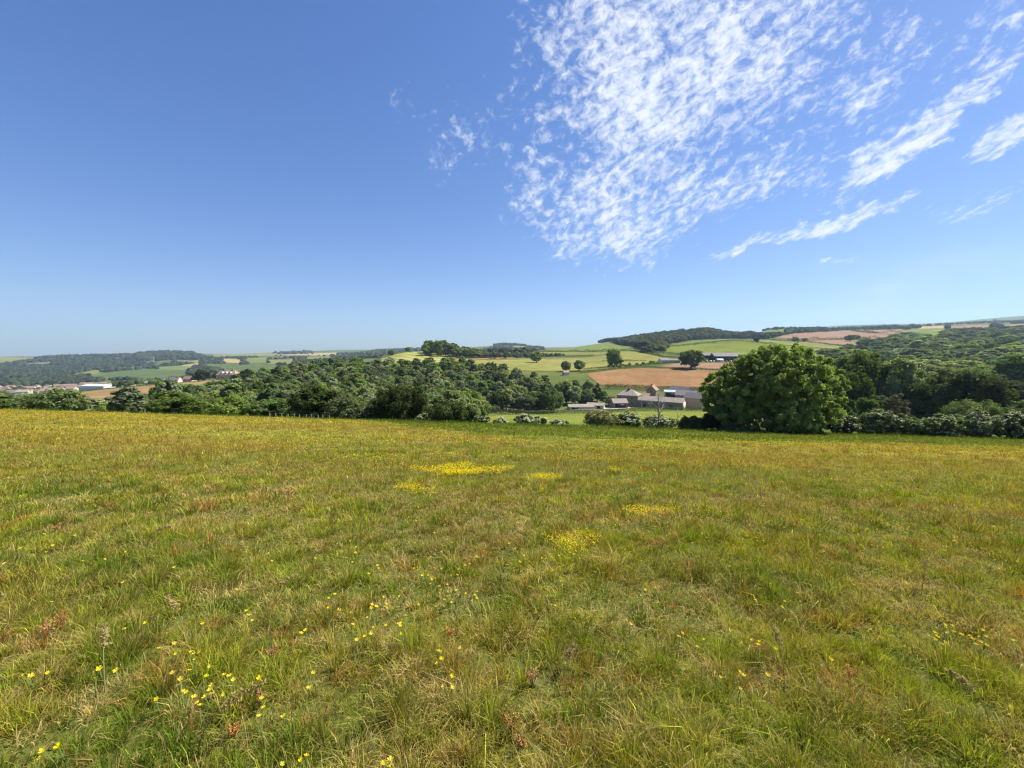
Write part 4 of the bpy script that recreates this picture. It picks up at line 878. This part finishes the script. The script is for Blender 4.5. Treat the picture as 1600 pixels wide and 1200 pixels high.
# poles and mast
def pole(name, label, x, D, h, r, cat, cross=True):
    p = at(x, D); e = empty(name, tuple(p)); tag(e, label, cat)
    MB().tube([(0, 0, -1), (0, 0, h)], [r, r * .7], 6).build('post', DEADBARK if cross else CREAM, e)
    if cross: MB().box(-1.3, 1.3, -.1, .1, h - .9, h - .6).build('crossarm', DEADBARK, e)
pole('utility_pole', 'pale wooden utility pole in front of the town', 92, 420, 11, .22, 'pole')
pole('utility_pole', 'thin utility pole on the lane by the stone farm', 1004, 243, 8.5, .13, 'pole')
def mast(x, D, h):
    p = at(x, D); e = empty('lattice_pylon', tuple(p)); tag(e, 'grey lattice power pylon on the left hill', 'pylon'); mb = MB()
    for sx in (-1, 1):
        for sy in (-1, 1): mb.tube([(sx * 3, sy * 3, 0), (sx * .8, sy * .8, h * .7), (0, 0, h)], [.35, .3, .2], 4)
    for z in (h * .2, h * .4, h * .6):
        k = 3 - 2.2 * z / (h * .7)
        mb.tube([(-k, -k, z), (k, -k, z + h * .1)], [.2, .2], 4); mb.tube([(k, k, z), (-k, k, z + h * .1)], [.2, .2], 4)
    mb.build('tower', CREAM, e)
    for z in (h * .7, h * .82, h * .93):
        MB().box(-4.5, 4.5, -.25, .25, z, z + .5).build('crossarm', CREAM, e)
mast(241, 2250, 40)

# post and wire fence
WOODP = solid('grey_fence_wood', (.17, .15, .10), .95, .3, 5.); WIRE = solid('fence_wire', (.25, .25, .25), .5, .1, 5., metal=.6)
p0 = at(418, 54); e = empty('wire_fence', tuple(p0)); tag(e, 'post and wire fence along the foot of the wood', 'fence'); PP = []
for i in range(11):
    p = at(418 + i * 9.4 + random.uniform(-2, 2), 53.5) - p0; PP.append(p); h = random.uniform(1.15, 1.35)
    MB().tube([tuple(p + [0, 0, -.3]), tuple(p + [random.uniform(-.03, .03), 0, h * .62])], [.05, .045], 6).build('post', WOODP, e)
for z in (.4, .75, 1.08):
    MB().tube([tuple(q + [0, -.07, z]) for q in PP], [.006] * len(PP), 4).build('wire', WIRE, e)

# ------------------------------------------------------------------ meadow grass
def lerp(a, b_, t): return a + (b_ - a) * t[:, None]
Cg = lambda *c: np.array(c)[None]
def patch_col(X, Y):
    """colour of the sward at a place: green, straw and sorrel red patches"""
    n = len(X); D = np.hypot(X, Y)
    a = fbm(X, Y, .9, 4, 21); s_ = fbm(X, Y, .35, 4, 22); r_ = fbm(X * .5, Y, .22, 4, 23); f = fbm(X, Y, 4.5, 3, 24)
    c = lerp(np.repeat(Cg(.155, .205, .014), n, 0), Cg(.325, .320, .030), sstep(.30, .62, a * .55 + rng.random(n) * .42))
    c = lerp(c, Cg(.105, .175, .022), sstep(.50, .66, fbm(X, Y, 1.7, 3, 25)) * .6)
    st = sstep(.51, .67, s_ * .24 + f * .46 + rng.random(n) * .30)
    c = lerp(c, Cg(.50, .37, .15), st * .8)
    rz_ = sstep(.46, .66, fbm(X, Y, 1.1, 3, 77) * .6 + rng.random(n) * .4 + .05 * np.clip(X / (Y + 1), -1, 1)); c = lerp(c, Cg(.26, .165, .055), rz_ * .45)
    ru = rng.random(n) < .07; c[ru] = np.array([.34, .17, .045])
    bl = sstep(.5, .72, fbm(X * .35, Y, .16, 4, 27)) * .6
    red = sstep(7, 18, D) * sstep(.36, .57, r_) * .78 * (1 - .5 * sstep(0, -30, X))
    c = lerp(c, Cg(.36, .20, .060), red * (rng.random(n) < .75))
    yl = sstep(10, 30, D) * .25 * sstep(5, -20, X); c = lerp(c, Cg(.30, .24, .035), yl)
    return c * rng.uniform(.72, 1.28, n)[:, None], st
def scatter(D0, D1, dens, amax=61):
    """points between two depths in the part of the meadow that can be seen"""
    k = math.tan(R(amax)) ; n = int(k * (D1**2 - D0**2) * dens)
    D = np.sqrt(rng.uniform(D0**2, D1**2, n)); u = rng.uniform(-k, k, n); return D * u, D
Vb, Tb, Cb = [], [], []; off = 0
def blades(X, Y, H, Wd, lean, col, curve=True, zoff=0, aim=None, tipc=None):
    global off
    n = len(X); Z = ground(X, Y) - .01 + zoff
    a = rng.uniform(0, 2 * math.pi, n); la = rng.normal(.6, 1.3, n) if aim is None else aim     # lean heading, loosely down wind
    side = np.stack([np.cos(a), np.sin(a), np.zeros(n)], 1) * (Wd / 2)[:, None]
    ld = np.stack([np.cos(la), np.sin(la), np.zeros(n)], 1); P = np.stack([X, Y, Z], 1); up = np.array([0, 0, 1.])[None]
    L = (lean * H)[:, None]; Hh = H[:, None]
    tip = P + ld * L + up * Hh * np.sqrt(np.clip(1 - .5 * lean**2, .12, 1))[:, None]
    if curve:
        mid = P + ld * L * .3 + up * Hh * .6
        V = np.stack([P - side, P + side, mid - side * .8, mid + side * .8, tip], 1).reshape(-1, 3); k = np.arange(n) * 5
        T = np.stack([np.stack([k, k + 1, k + 3], 1), np.stack([k, k + 3, k + 2], 1), np.stack([k + 2, k + 3, k + 4], 1)], 1).reshape(-1, 3); m_ = 5
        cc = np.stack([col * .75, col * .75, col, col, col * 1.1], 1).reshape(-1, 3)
    else:
        V = np.stack([P - side, P + side, tip], 1).reshape(-1, 3); T = np.arange(n * 3).reshape(-1, 3); m_ = 3; cc = np.repeat(col, 3, 0)
    Vb.append(V); Tb.append(T + off); Cb.append(cc); off += n * m_
def clump(X, Y, s=1.):
    return .5 + .9 * sstep(.3, .72, fbm(X, Y, 2.6, 3, 31)) * (.8 + .4 * fbm(X, Y, .5, 2, 32))
for D0, D1, td, nb, tr_, wd, curve in [(.7, 2.8, 190, 76, .046, .0031, True), (2.8, 5.2, 120, 58, .058, .0046, True), (5.2, 9.5, 62, 40, .085, .0074, True), (9.5, 18, 24, 24, .14, .0150, False), (18, 47.5, 6.5, 20, .26, .032, False)]:
    TX_, TY_ = scatter(D0, D1, td); nt_ = len(TX_)
    tcol, tst = patch_col(TX_, TY_); hmul = np.exp(rng.normal(0, .33, nt_)) * clump(TX_, TY_) * (1 - .22 * tst)
    lone = (fbm(TX_, TY_, 1.6, 3, 41) < .33) & (rng.random(nt_) < .22) & (TY_ < 12)         # bare hollows
    keep = ~lone; TX_, TY_, tcol, tst, hmul = TX_[keep], TY_[keep], tcol[keep], tst[keep], hmul[keep]; nt_ = len(TX_)
    trr = tr_ * np.exp(rng.normal(0, .35, nt_)); nbl = rng.poisson(nb * (trr / tr_)); k = np.repeat(np.arange(nt_), nbl); n = len(k)
    rr_ = np.abs(rng.normal(0, 1, n)); aa_ = rng.uniform(0, 2 * math.pi, n)
    X = TX_[k] + np.cos(aa_) * rr_ * trr[k]; Y = TY_[k] + np.sin(aa_) * rr_ * trr[k]
    q = Y > .6; X, Y, k, aa_, rr_ = X[q], Y[q], k[q], aa_[q], rr_[q]; n = len(X)
    c = tcol[k] * np.exp(rng.normal(0, .30, n))[:, None]
    dry = rng.random(n) < .05 + .30 * tst[k]; c[dry] = np.array([.48, .35, .13]) * rng.uniform(.6, 1.35, dry.sum())[:, None]
    H = (rng.uniform(.04, .112, n) * hmul[k] * np.exp(-.12 * rr_) + .012) * (1 + .2 * (D0 > 9))
    lean = np.clip(rr_ * .42 + rng.gamma(1.6, .17, n) + tst[k] * .3, .03, 1.3); aim = aa_ + rng.normal(0, .7, n)
    if D0 >= 9: mg = in_margin(X, Y + rng.normal(0, .9, n) + 3 * (fbm(X, Y, .3, 3, 88) - .5)) & (rng.random(n) < .85); c[mg] = np.array([.130, .165, .022]) * rng.uniform(.6, 1.4, mg.sum())[:, None]; H[mg] *= 1.1
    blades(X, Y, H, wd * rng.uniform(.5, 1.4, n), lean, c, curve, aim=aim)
# broad leaves of clover, plantain and dock between the grass
X, Y = scatter(.9, 9, 90); n = len(X); k = fbm(X, Y, 1.1, 3, 66) + rng.normal(0, .1, n) > .55; X, Y = X[k], Y[k]; n = len(X)
blades(X, Y, rng.uniform(.03, .09, n), rng.uniform(.008, .016, n), rng.uniform(.3, 1.3, n), Cg(.085, .125, .030) * rng.uniform(.6, 1.5, n)[:, None], True)
# matted straw lying low
X, Y = scatter(.8, 8, 800); n = len(X); k = fbm(X, Y, .7, 3, 61) + rng.normal(0, .08, n) > .50; X, Y = X[k], Y[k]; n = len(X)
blades(X, Y, rng.uniform(.04, .11, n), rng.uniform(.002, .0042, n) * (1 + Y * .12), rng.uniform(.8, 1.6, n), Cg(.42, .31, .13) * rng.uniform(.6, 1.2, n)[:, None], True)
# thin tall stalks with loose seed heads
Vs_, = [None],
GRASS = leafmat('grass_blade', trans=.30, rnd=0, gloss=0)
o = obj('grass', mesh('grass', np.concatenate(Vb), None, np.concatenate(Tb), np.concatenate(Cb)), GRASS); tag(o, 'mixed green and straw coloured meadow grass covering the foreground', 'grass', kind='stuff')

Vb, Tb, Cb = [], [], []; off = 0
for D0, D1, dens, sc_ in [(1.4, 4, 55, 1), (4, 9, 36, 1.3), (9, 18, 26, 1.9), (18, 38, 11, 3.6)]:
    X, Y = scatter(D0, D1, dens); n = len(X); k = (fbm(X, Y, .4, 3, 71) + rng.normal(0, .08, n)) > (.5 if D0 < 9 else .42); X, Y = X[k], Y[k]; n = len(X)
    H = rng.uniform(.16, .34, n); aim = rng.normal(.5, 1.0, n); lean = rng.uniform(.15, .6, n)
    cst = Cg(.33, .25, .10) * rng.uniform(.7, 1.2, n)[:, None]
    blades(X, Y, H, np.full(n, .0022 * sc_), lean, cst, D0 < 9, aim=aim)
    Z = ground(X, Y) - .01; ld = np.stack([np.cos(aim), np.sin(aim)], 1)
    for j in range(7 if D0 < 9 else 3):
        t = rng.uniform(.72, 1.04, n); hx = X + ld[:, 0] * lean * H * t**1.6; hy = Y + ld[:, 1] * lean * H * t**1.6; hz = H * np.sqrt(np.clip(1 - .5 * lean**2, .12, 1)) * t
        zz = Z + hz - ground(hx, hy)
        red = (fbm(X * .5, Y, .22, 4, 23) > .5)[:, None]
        c = np.where(red, Cg(.33, .15, .06), Cg(.40, .29, .13)) * rng.uniform(.7, 1.2, n)[:, None]
        blades(hx, hy, rng.uniform(.012, .035, n) * (1 + .5 * (sc_ > 1.5)), np.full(n, .004 * sc_), rng.uniform(.3, 1.4, n), c, False, zoff=zz + .01)
o = obj('seed_heads', mesh('seed_heads', np.concatenate(Vb), None, np.concatenate(Tb), np.concatenate(Cb)), GRASS); tag(o, 'thin straw stalks with loose brown seed heads standing over the meadow grass', 'grass', kind='stuff')

# coarse grass of the green margin by the hedge
Vb, Tb, Cb = [], [], []; off = 0
n = 110000; X = rng.uniform(-85, 85, n); Y = 24 + rng.random(n) * 27; k = in_margin(X, Y - 1.5 + 4 * (fbm(X, Y, .3, 3, 88) - .5)) & (rng.random(n) < np.where(Y > 43, 1., .45)); X, Y = X[k], Y[k]; n = len(X)
blades(X, Y, rng.uniform(.10, .32, n) * (.5 + .8 * vnoise(X, Y, .6, 3)) * (1 + .5 * (Y > 44.5)), rng.uniform(.03, .08, n), rng.uniform(.1, .8, n), Cg(.135, .170, .026) * (.6 + .7 * vnoise(X, Y, .3, 81))[:, None] * rng.uniform(.7, 1.3, n)[:, None], False)
o = obj('field_margin_grass', mesh('field_margin_grass', np.concatenate(Vb), None, np.concatenate(Tb), np.concatenate(Cb)), GRASS); tag(o, 'taller lush green grass along the foot of the hedge', 'grass', kind='stuff')

# ------------------------------------------------------------------ yellow flowers
YEL = leafmat('yellow_petal', (.66, .50, .004), trans=.25, rnd=.08, gloss=0); STEM = leafmat('flower_stem', (.10, .15, .03), trans=.1, rnd=.1, gloss=0)
def buttercup_mesh():
    V = []; Q_ = []; T_ = []
    for i in range(5):
        a = 2 * math.pi * i / 5
        def pt(r, da, z): return (math.cos(a + da) * r, math.sin(a + da) * r, z)
        n = len(V); V += [pt(.001, 0, 0), pt(.008, -.5, .003), pt(.008, .5, .003), pt(.0135, -.42, .008), pt(.0135, .42, .008), pt(.0148, 0, .009)]
        T_ += [(n, n + 1, n + 2)]; Q_ += [(n + 1, n + 3, n + 5, n + 2)]; T_ += [(n + 5, n + 4, n + 2)]
    n = len(V); V += [(.003 * math.cos(k), .003 * math.sin(k), .004) for k in (0, 1.5, 3, 4.5)]; Q_ += [(n, n + 1, n + 2, n + 3)]
    return mesh('petals', np.array(V), Q_, T_)
PM = buttercup_mesh(); PM.materials.append(YEL)
SM = []
for j in range(3):
    mb = MB(); mb.tube([(.02 * j, -.02, -1), (.015 * j, -.01, -.5), (0, 0, -.01)], [.003, .0025, .002], 4); mb.tube([(.01 * j, -.008, -.45), (.04, .03 - .03 * j, -.3)], [.002, .001], 4)
    s_ = mb.mesh('stem'); s_.materials.append(STEM); SM.append(s_)
FL = [(155,1045),(303,1022),(313,1018),(306,1030),(150,1060),(36,1056),(47,1057),(75,1052),(182,1048),(196,983),(210,900),(5,855),(8,880),(388,962),(385,955),(395,970),(480,970),(478,985),(470,990),(420,865),(433,858),(425,877),(350,1055),(358,1056),(365,1062),(330,1085),(350,1085),(312,1103),(296,1048),(270,1052),(405,1060),(408,1092),(412,1106),(404,1120),(443,1120),(470,1188),(478,1182),(440,1195),(68,1172),(92,1166),(62,1186),(482,1076),(489,1052),(512,870),(528,866),(540,872),(523,929),(513,950),(580,950),(588,948),(603,978),(575,965),(570,995),(580,990),(605,944),(606,950),(628,973),(628,990),(625,978),(687,1018),(690,1030),(684,1037),(684,1018),(708,1056),(693,1072),(708,1074),(720,1013),(648,888),(660,900),(665,893),(670,899),(675,905),(680,904),(700,932),(706,942),(715,922),(728,927),(742,930),(745,925),(745,935),(701,925),(713,923),(622,975),(607,1195),(600,1192),(610,1188),(985,975),(1175,1000),(1187,1003),(1186,1008),(1213,1013),(1222,949),(1226,940),(1126,1057),(1158,1050),(1162,1056),(1157,1076),(1200,1055),(1298,1030),(1475,975),(1463,994),(1503,992),(1517,994),(1520,998),(1535,985),(1541,995),(1532,1003),(1543,1008),(1582,1001),(1586,1000),(1363,852),(1370,854),(1380,855),(1345,852),(1535,857),(1550,862),(1556,875),(1572,876),(1590,878),(1140,885),(1180,938),(1203,912),(962,820),(1002,930),(1008,922),(1025,918),(1060,995),(1066,990),(1090,1010),(1100,1000),(745,870),(705,875),(690,862),(556,855),(840,880),(846,872)]
for i in range(160):
    c_ = random.choice([(330, 1070, 60, 40), (590, 960, 60, 30), (700, 900, 50, 30), (1380, 830, 90, 25), (880, 866, 60, 10), (1480, 830, 100, 30), (250, 980, 200, 60), (1100, 830, 140, 20), (600, 880, 120, 20), (1500, 990, 60, 12), (120, 850, 100, 30), (720, 840, 200, 20)])
    FL.append((random.gauss(c_[0], c_[2] * .7), min(1195, random.gauss(c_[1], c_[3] * .7))))
def zone2(x, y):
    return ('near the lower left corner of the meadow' if x < 240 else 'in the loose clump left of centre near the bottom of the meadow' if x < 500 else 'in the centre of the near meadow' if x < 900 else 'in the near meadow right of centre' if x < 1350 else 'near the right edge of the near meadow') if y > 900 else ('on the left of the middle meadow' if x < 450 else 'in the centre of the middle meadow' if x < 950 else 'on the right of the middle meadow')
for i, (x, y) in enumerate(FL[:298]):
    hh = random.uniform(.09, .17); u, v = float(ux(x, y)), float(vy(y)); D = 1.
    for _ in range(25):
        z = float(ground(u * D, D)) + hh; D = D * .5 + .5 * (CAMZ - z) / -v
    if D > 20: continue
    r = empty('buttercup', (u * D, D, CAMZ + v * D), random.uniform(0, 6.28)); tag(r, 'yellow buttercup standing ' + zone2(x, y), 'flower', 'buttercups in the near meadow')
    s_ = random.uniform(.65, .98); f = obj('petals', PM, None, r); f.scale = (s_, s_, s_); f.rotation_euler = (random.uniform(-.5, .5), random.uniform(-.5, .5), 0)
    st_ = obj('stem', SM[i % 3], None, r); st_.scale = (1, 1, hh + .02)
# beyond that: masses of small yellow flowers
Pf, Nf, Sf, Cf = [], [], [], []
def yell(X, Y, s, hmin=.12, hmax=.26, col=(.66, .48, .004)):
    n = len(X); Pf.append(np.stack([X, Y, ground(X, Y) + rng.uniform(hmin, hmax, n)], 1)); Nf.append(np.repeat([[0., -.25, 1.]], n, 0)); Sf.append(np.broadcast_to(s, n)); Cf.append(np.array(col)[None] * rng.uniform(.7, 1.1, n)[:, None])
for D0, D1, dens, s_ in [(5, 9, 9, .016), (9, 16, 24, .021), (16, 28, 22, .034), (28, 46, 13, .05)]:
    X, Y = scatter(D0, D1, dens); n = len(X); f = fbm(X * .35, Y, .35, 4, 91) * .7 + fbm(X, Y, 1.2, 3, 92) * .3; k = (f + rng.normal(0, .05, n) > .545 + .03 * (D0 > 20) - .03 * (D0 < 16)) & ~in_margin(X, Y) ; yell(X[k], Y[k], s_)
    k = rng.random(n) < .06; yell(X[k], Y[k], s_)
o_ = len(Pf)
for (x, y, wx, wy_, n) in [(722, 739, 78, 9, 4200), (845, 751, 32, 6, 1400), (640, 776, 48, 8, 1800), (700, 744, 60, 6, 500), (960, 740, 22, 3, 260), (1000, 742, 40, 6, 260), (1010, 815, 58, 9, 1700), (900, 862, 52, 12, 560), (1080, 812, 60, 10, 260), (60, 680, 90, 8, 400), (130, 672, 60, 4, 500), (420, 660, 170, 4, 900), (380, 735, 110, 8, 300), (440, 700, 120, 12, 900), (1150, 730, 120, 8, 900), (1010, 700, 90, 6, 900), (1400, 800, 60, 14, 60), (1480, 860, 80, 16, 50), (700, 712, 120, 5, 900), (980, 690, 80, 4, 500), (800, 790, 60, 8, 120), (560, 800, 60, 10, 90), (1250, 790, 60, 10, 160), (1330, 760, 90, 8, 400), (1180, 860, 40, 10, 90), (250, 760, 80, 10, 260), (600, 720, 90, 6, 700), (900, 720, 120, 8, 800), (1520, 800, 60, 14, 200)]:
    c0 = hit(x, y, 1, 60); D = c0[1]; ky = abs(hit(x, y + wy_, 1, 60)[1] - hit(x, y - wy_, 1, 60)[1]) / 2 + .05
    r_ = np.sqrt(rng.random(n)); a = rng.uniform(0, 6.28, n); rx = wx / F * D
    X = c0[0] + np.cos(a) * r_ * rx * (1 + .3 * (vnoise(a * 3, r_, 1.) - .5)); Y = c0[1] + np.sin(a) * r_ * ky
    k = (fbm(X * .7, Y, 2.8, 3, 5) + rng.normal(0, .05, n) > .38 + .28 * r_**2); yell(X[k], Y[k], max(.012, D * .0018), .09, .19, (.70, .53, .006))
Pf, Nf, Sf, Cf = map(np.concatenate, (Pf, Nf, Sf, Cf))
V, q, c = leaves(Pf, Nf, Sf, Cf, 1.1, .3); YELM = leafmat('yellow_flowers', trans=.25, rnd=0, gloss=0)
o = obj('yellow_flowers', mesh('yellow_flowers', V, q, col=c), YELM); tag(o, 'drifts and mats of tiny yellow flowers scattered over the meadow', 'flowers', kind='stuff')

# dock and sorrel plants, a few individual ones in the foreground
RUST = leafmat('dock_seed', (.36, .16, .04), trans=.05, rnd=.2, gloss=0); DLEAF = leafmat('dock_leaf', (.13, .16, .03), trans=.25, rnd=.15, gloss=.05)
def dock(x, y, h, label):
    h *= .7; p = hit(x, y, 1, 30); e = empty('sorrel_plant', tuple(p), random.uniform(0, 6)); tag(e, label, 'plant', 'rusty sorrel plants in the near meadow')
    mb = MB()
    for i in range(4): a = random.uniform(0, 6.28); mb.tube([(0, 0, 0), (math.cos(a) * h * .12, math.sin(a) * h * .12, h * .5), (math.cos(a) * h * .3, math.sin(a) * h * .3, h * random.uniform(.85, 1))], [.003, .0025, .001], 4)
    mb.build('stem', RUST, e); n = 260; t = rng.uniform(.45, 1, n); a = rng.choice(rng.uniform(0, 6.28, 4), n)
    P = np.stack([np.cos(a) * h * .3 * t**1.6, np.sin(a) * h * .3 * t**1.6, h * t * .92], 1) + rng.normal(0, .008, (n, 3)); V, q, c = leaves(P, rng.normal(0, 1, (n, 3)), .0065, np.ones((n, 3)), 1.2); obj('seed_head', mesh('seed_head', V, q), RUST, e)
    for i in range(3):
        a = random.uniform(0, 6.28); L = h * .45; m2 = MB(); c_, s_ = math.cos(a), math.sin(a); w_ = .013
        m2.poly([(0, 0, .02), (c_ * L * .5 - s_ * w_, s_ * L * .5 + c_ * w_, L * .4), (c_ * L, s_ * L, L * .45), (c_ * L * .5 + s_ * w_, s_ * L * .5 - c_ * w_, L * .4)]).build('leaf', DLEAF, e)
for x, y, h, l in [(800, 1150, .2, 'rusty sorrel plant at the bottom centre of the meadow'), (832, 1075, .16, 'rusty red sorrel plant above the bottom centre one'), (815, 1175, .14, 'small rusty sorrel plant at the bottom edge'), (704, 1000, .15, 'small dark red sorrel plant near the centre'), (1328, 1065, .13, 'orange brown sorrel plant right of centre'), (405, 1112, .16, 'orange sorrel plant among the buttercups left of centre'), (95, 990, .22, 'reddish sorrel plant on the left'), (75, 1000, .2, 'reddish sorrel plant at the left edge'), (425, 1035, .16, 'dark red sorrel plant left of centre'), (1240, 880, .2, 'thin red sorrel plant on the right of the middle meadow'), (1330, 870, .22, 'tall red sorrel plant beside a straw patch on the right'), (365, 1160, .12, 'small pinkish sorrel plant near the bottom left'), (650, 830, .2, 'red sorrel plant in the middle meadow'), (88, 835, .2, 'red sorrel plant on the left of the middle meadow')]: dock(x, y, h, l)
# drooping flowering grasses
STR = leafmat('grass_plume', (.36, .27, .09), trans=.3, rnd=.15, gloss=0); GST = leafmat('grass_stalk', (.20, .22, .07), trans=.2, rnd=.15, gloss=0)
def plume(x, y, h, aim, label):
    h *= .8; p = hit(x, y, 1, 30); e = empty('plume_grass', tuple(p)); tag(e, label, 'grass plant', 'drooping plume grasses')
    pts = [(math.cos(aim) * h * .75 * t**2.2, math.sin(aim) * h * .75 * t**2.2, h * (t * 1.15 - .38 * t**3)) for t in np.linspace(0, 1, 9)]
    MB().tube(pts, [.0035 - .0003 * i for i in range(9)], 4).build('stalk', GST, e)
    n = 300; t = rng.uniform(.68, 1.0, n); P = np.stack([np.cos(aim) * h * .75 * t**2.2, np.sin(aim) * h * .75 * t**2.2, h * (t * 1.15 - .38 * t**3)], 1) + rng.normal(0, .014, (n, 3)) * (1.5 - t)[:, None]
    V, q, c = leaves(P, rng.normal(0, 1, (n, 3)), .006, np.ones((n, 3)), 3.); obj('plume', mesh('plume', V, q), STR, e)
for x, y, h, a, l in [(-40, 990, .5, -.2, 'tall drooping straw plume grass entering from the left edge'), (165, 1090, .42, 2.3, 'arching dark stalk of plume grass on the left'), (290, 1010, .4, 2.6, 'arching plume grass bending left above the left buttercups'), (310, 1190, .42, .5, 'long pale plume grass stalk near the bottom left'), (390, 900, .4, 2.4, 'golden plume grass left of the centre'), (420, 960, .35, .9, 'golden plume grass beside the left buttercups'), (880, 1070, .25, 1.0, 'short bent plume grass near the centre'), (1225, 1080, .4, 1.3, 'dark upright plume grass right of centre'), (1440, 930, .4, .7, 'plume grass leaning right in the right meadow'), (1545, 1140, .3, 1.8, 'thin plume grass near the lower right corner'), (230, 860, .4, .2, 'plume grass in the left of the middle meadow')]: plume(x, y, h, a, l)

# ------------------------------------------------------------------ haze over the valley
zmin = float(GZ.min()) - 1.; zmax = float(GZ.max()) + 60
mb = MB(); mb.box(-13500, 13500, -7600, 7600, zmin, max(zmax, 60)); m, b = mat_new('haze_air')
pv = b.n('ShaderNodeVolumePrincipled'); pv.inputs['Density'].default_value = 7e-5; pv.inputs['Color'].default_value = (.58, .78, 1, 1); pv.inputs['Anisotropy'].default_value = .2
oo = b.n('ShaderNodeOutputMaterial'); b.nt.links.new(pv.outputs[0], oo.inputs['Volume'])
o = mb.build('haze', m); tag(o, 'thin blue summer haze over the valley', 'haze', kind='stuff')
print('trees', ntree[0], 'wood', len(wood), 'right', len(rt), 'zrange', zmin, zmax)
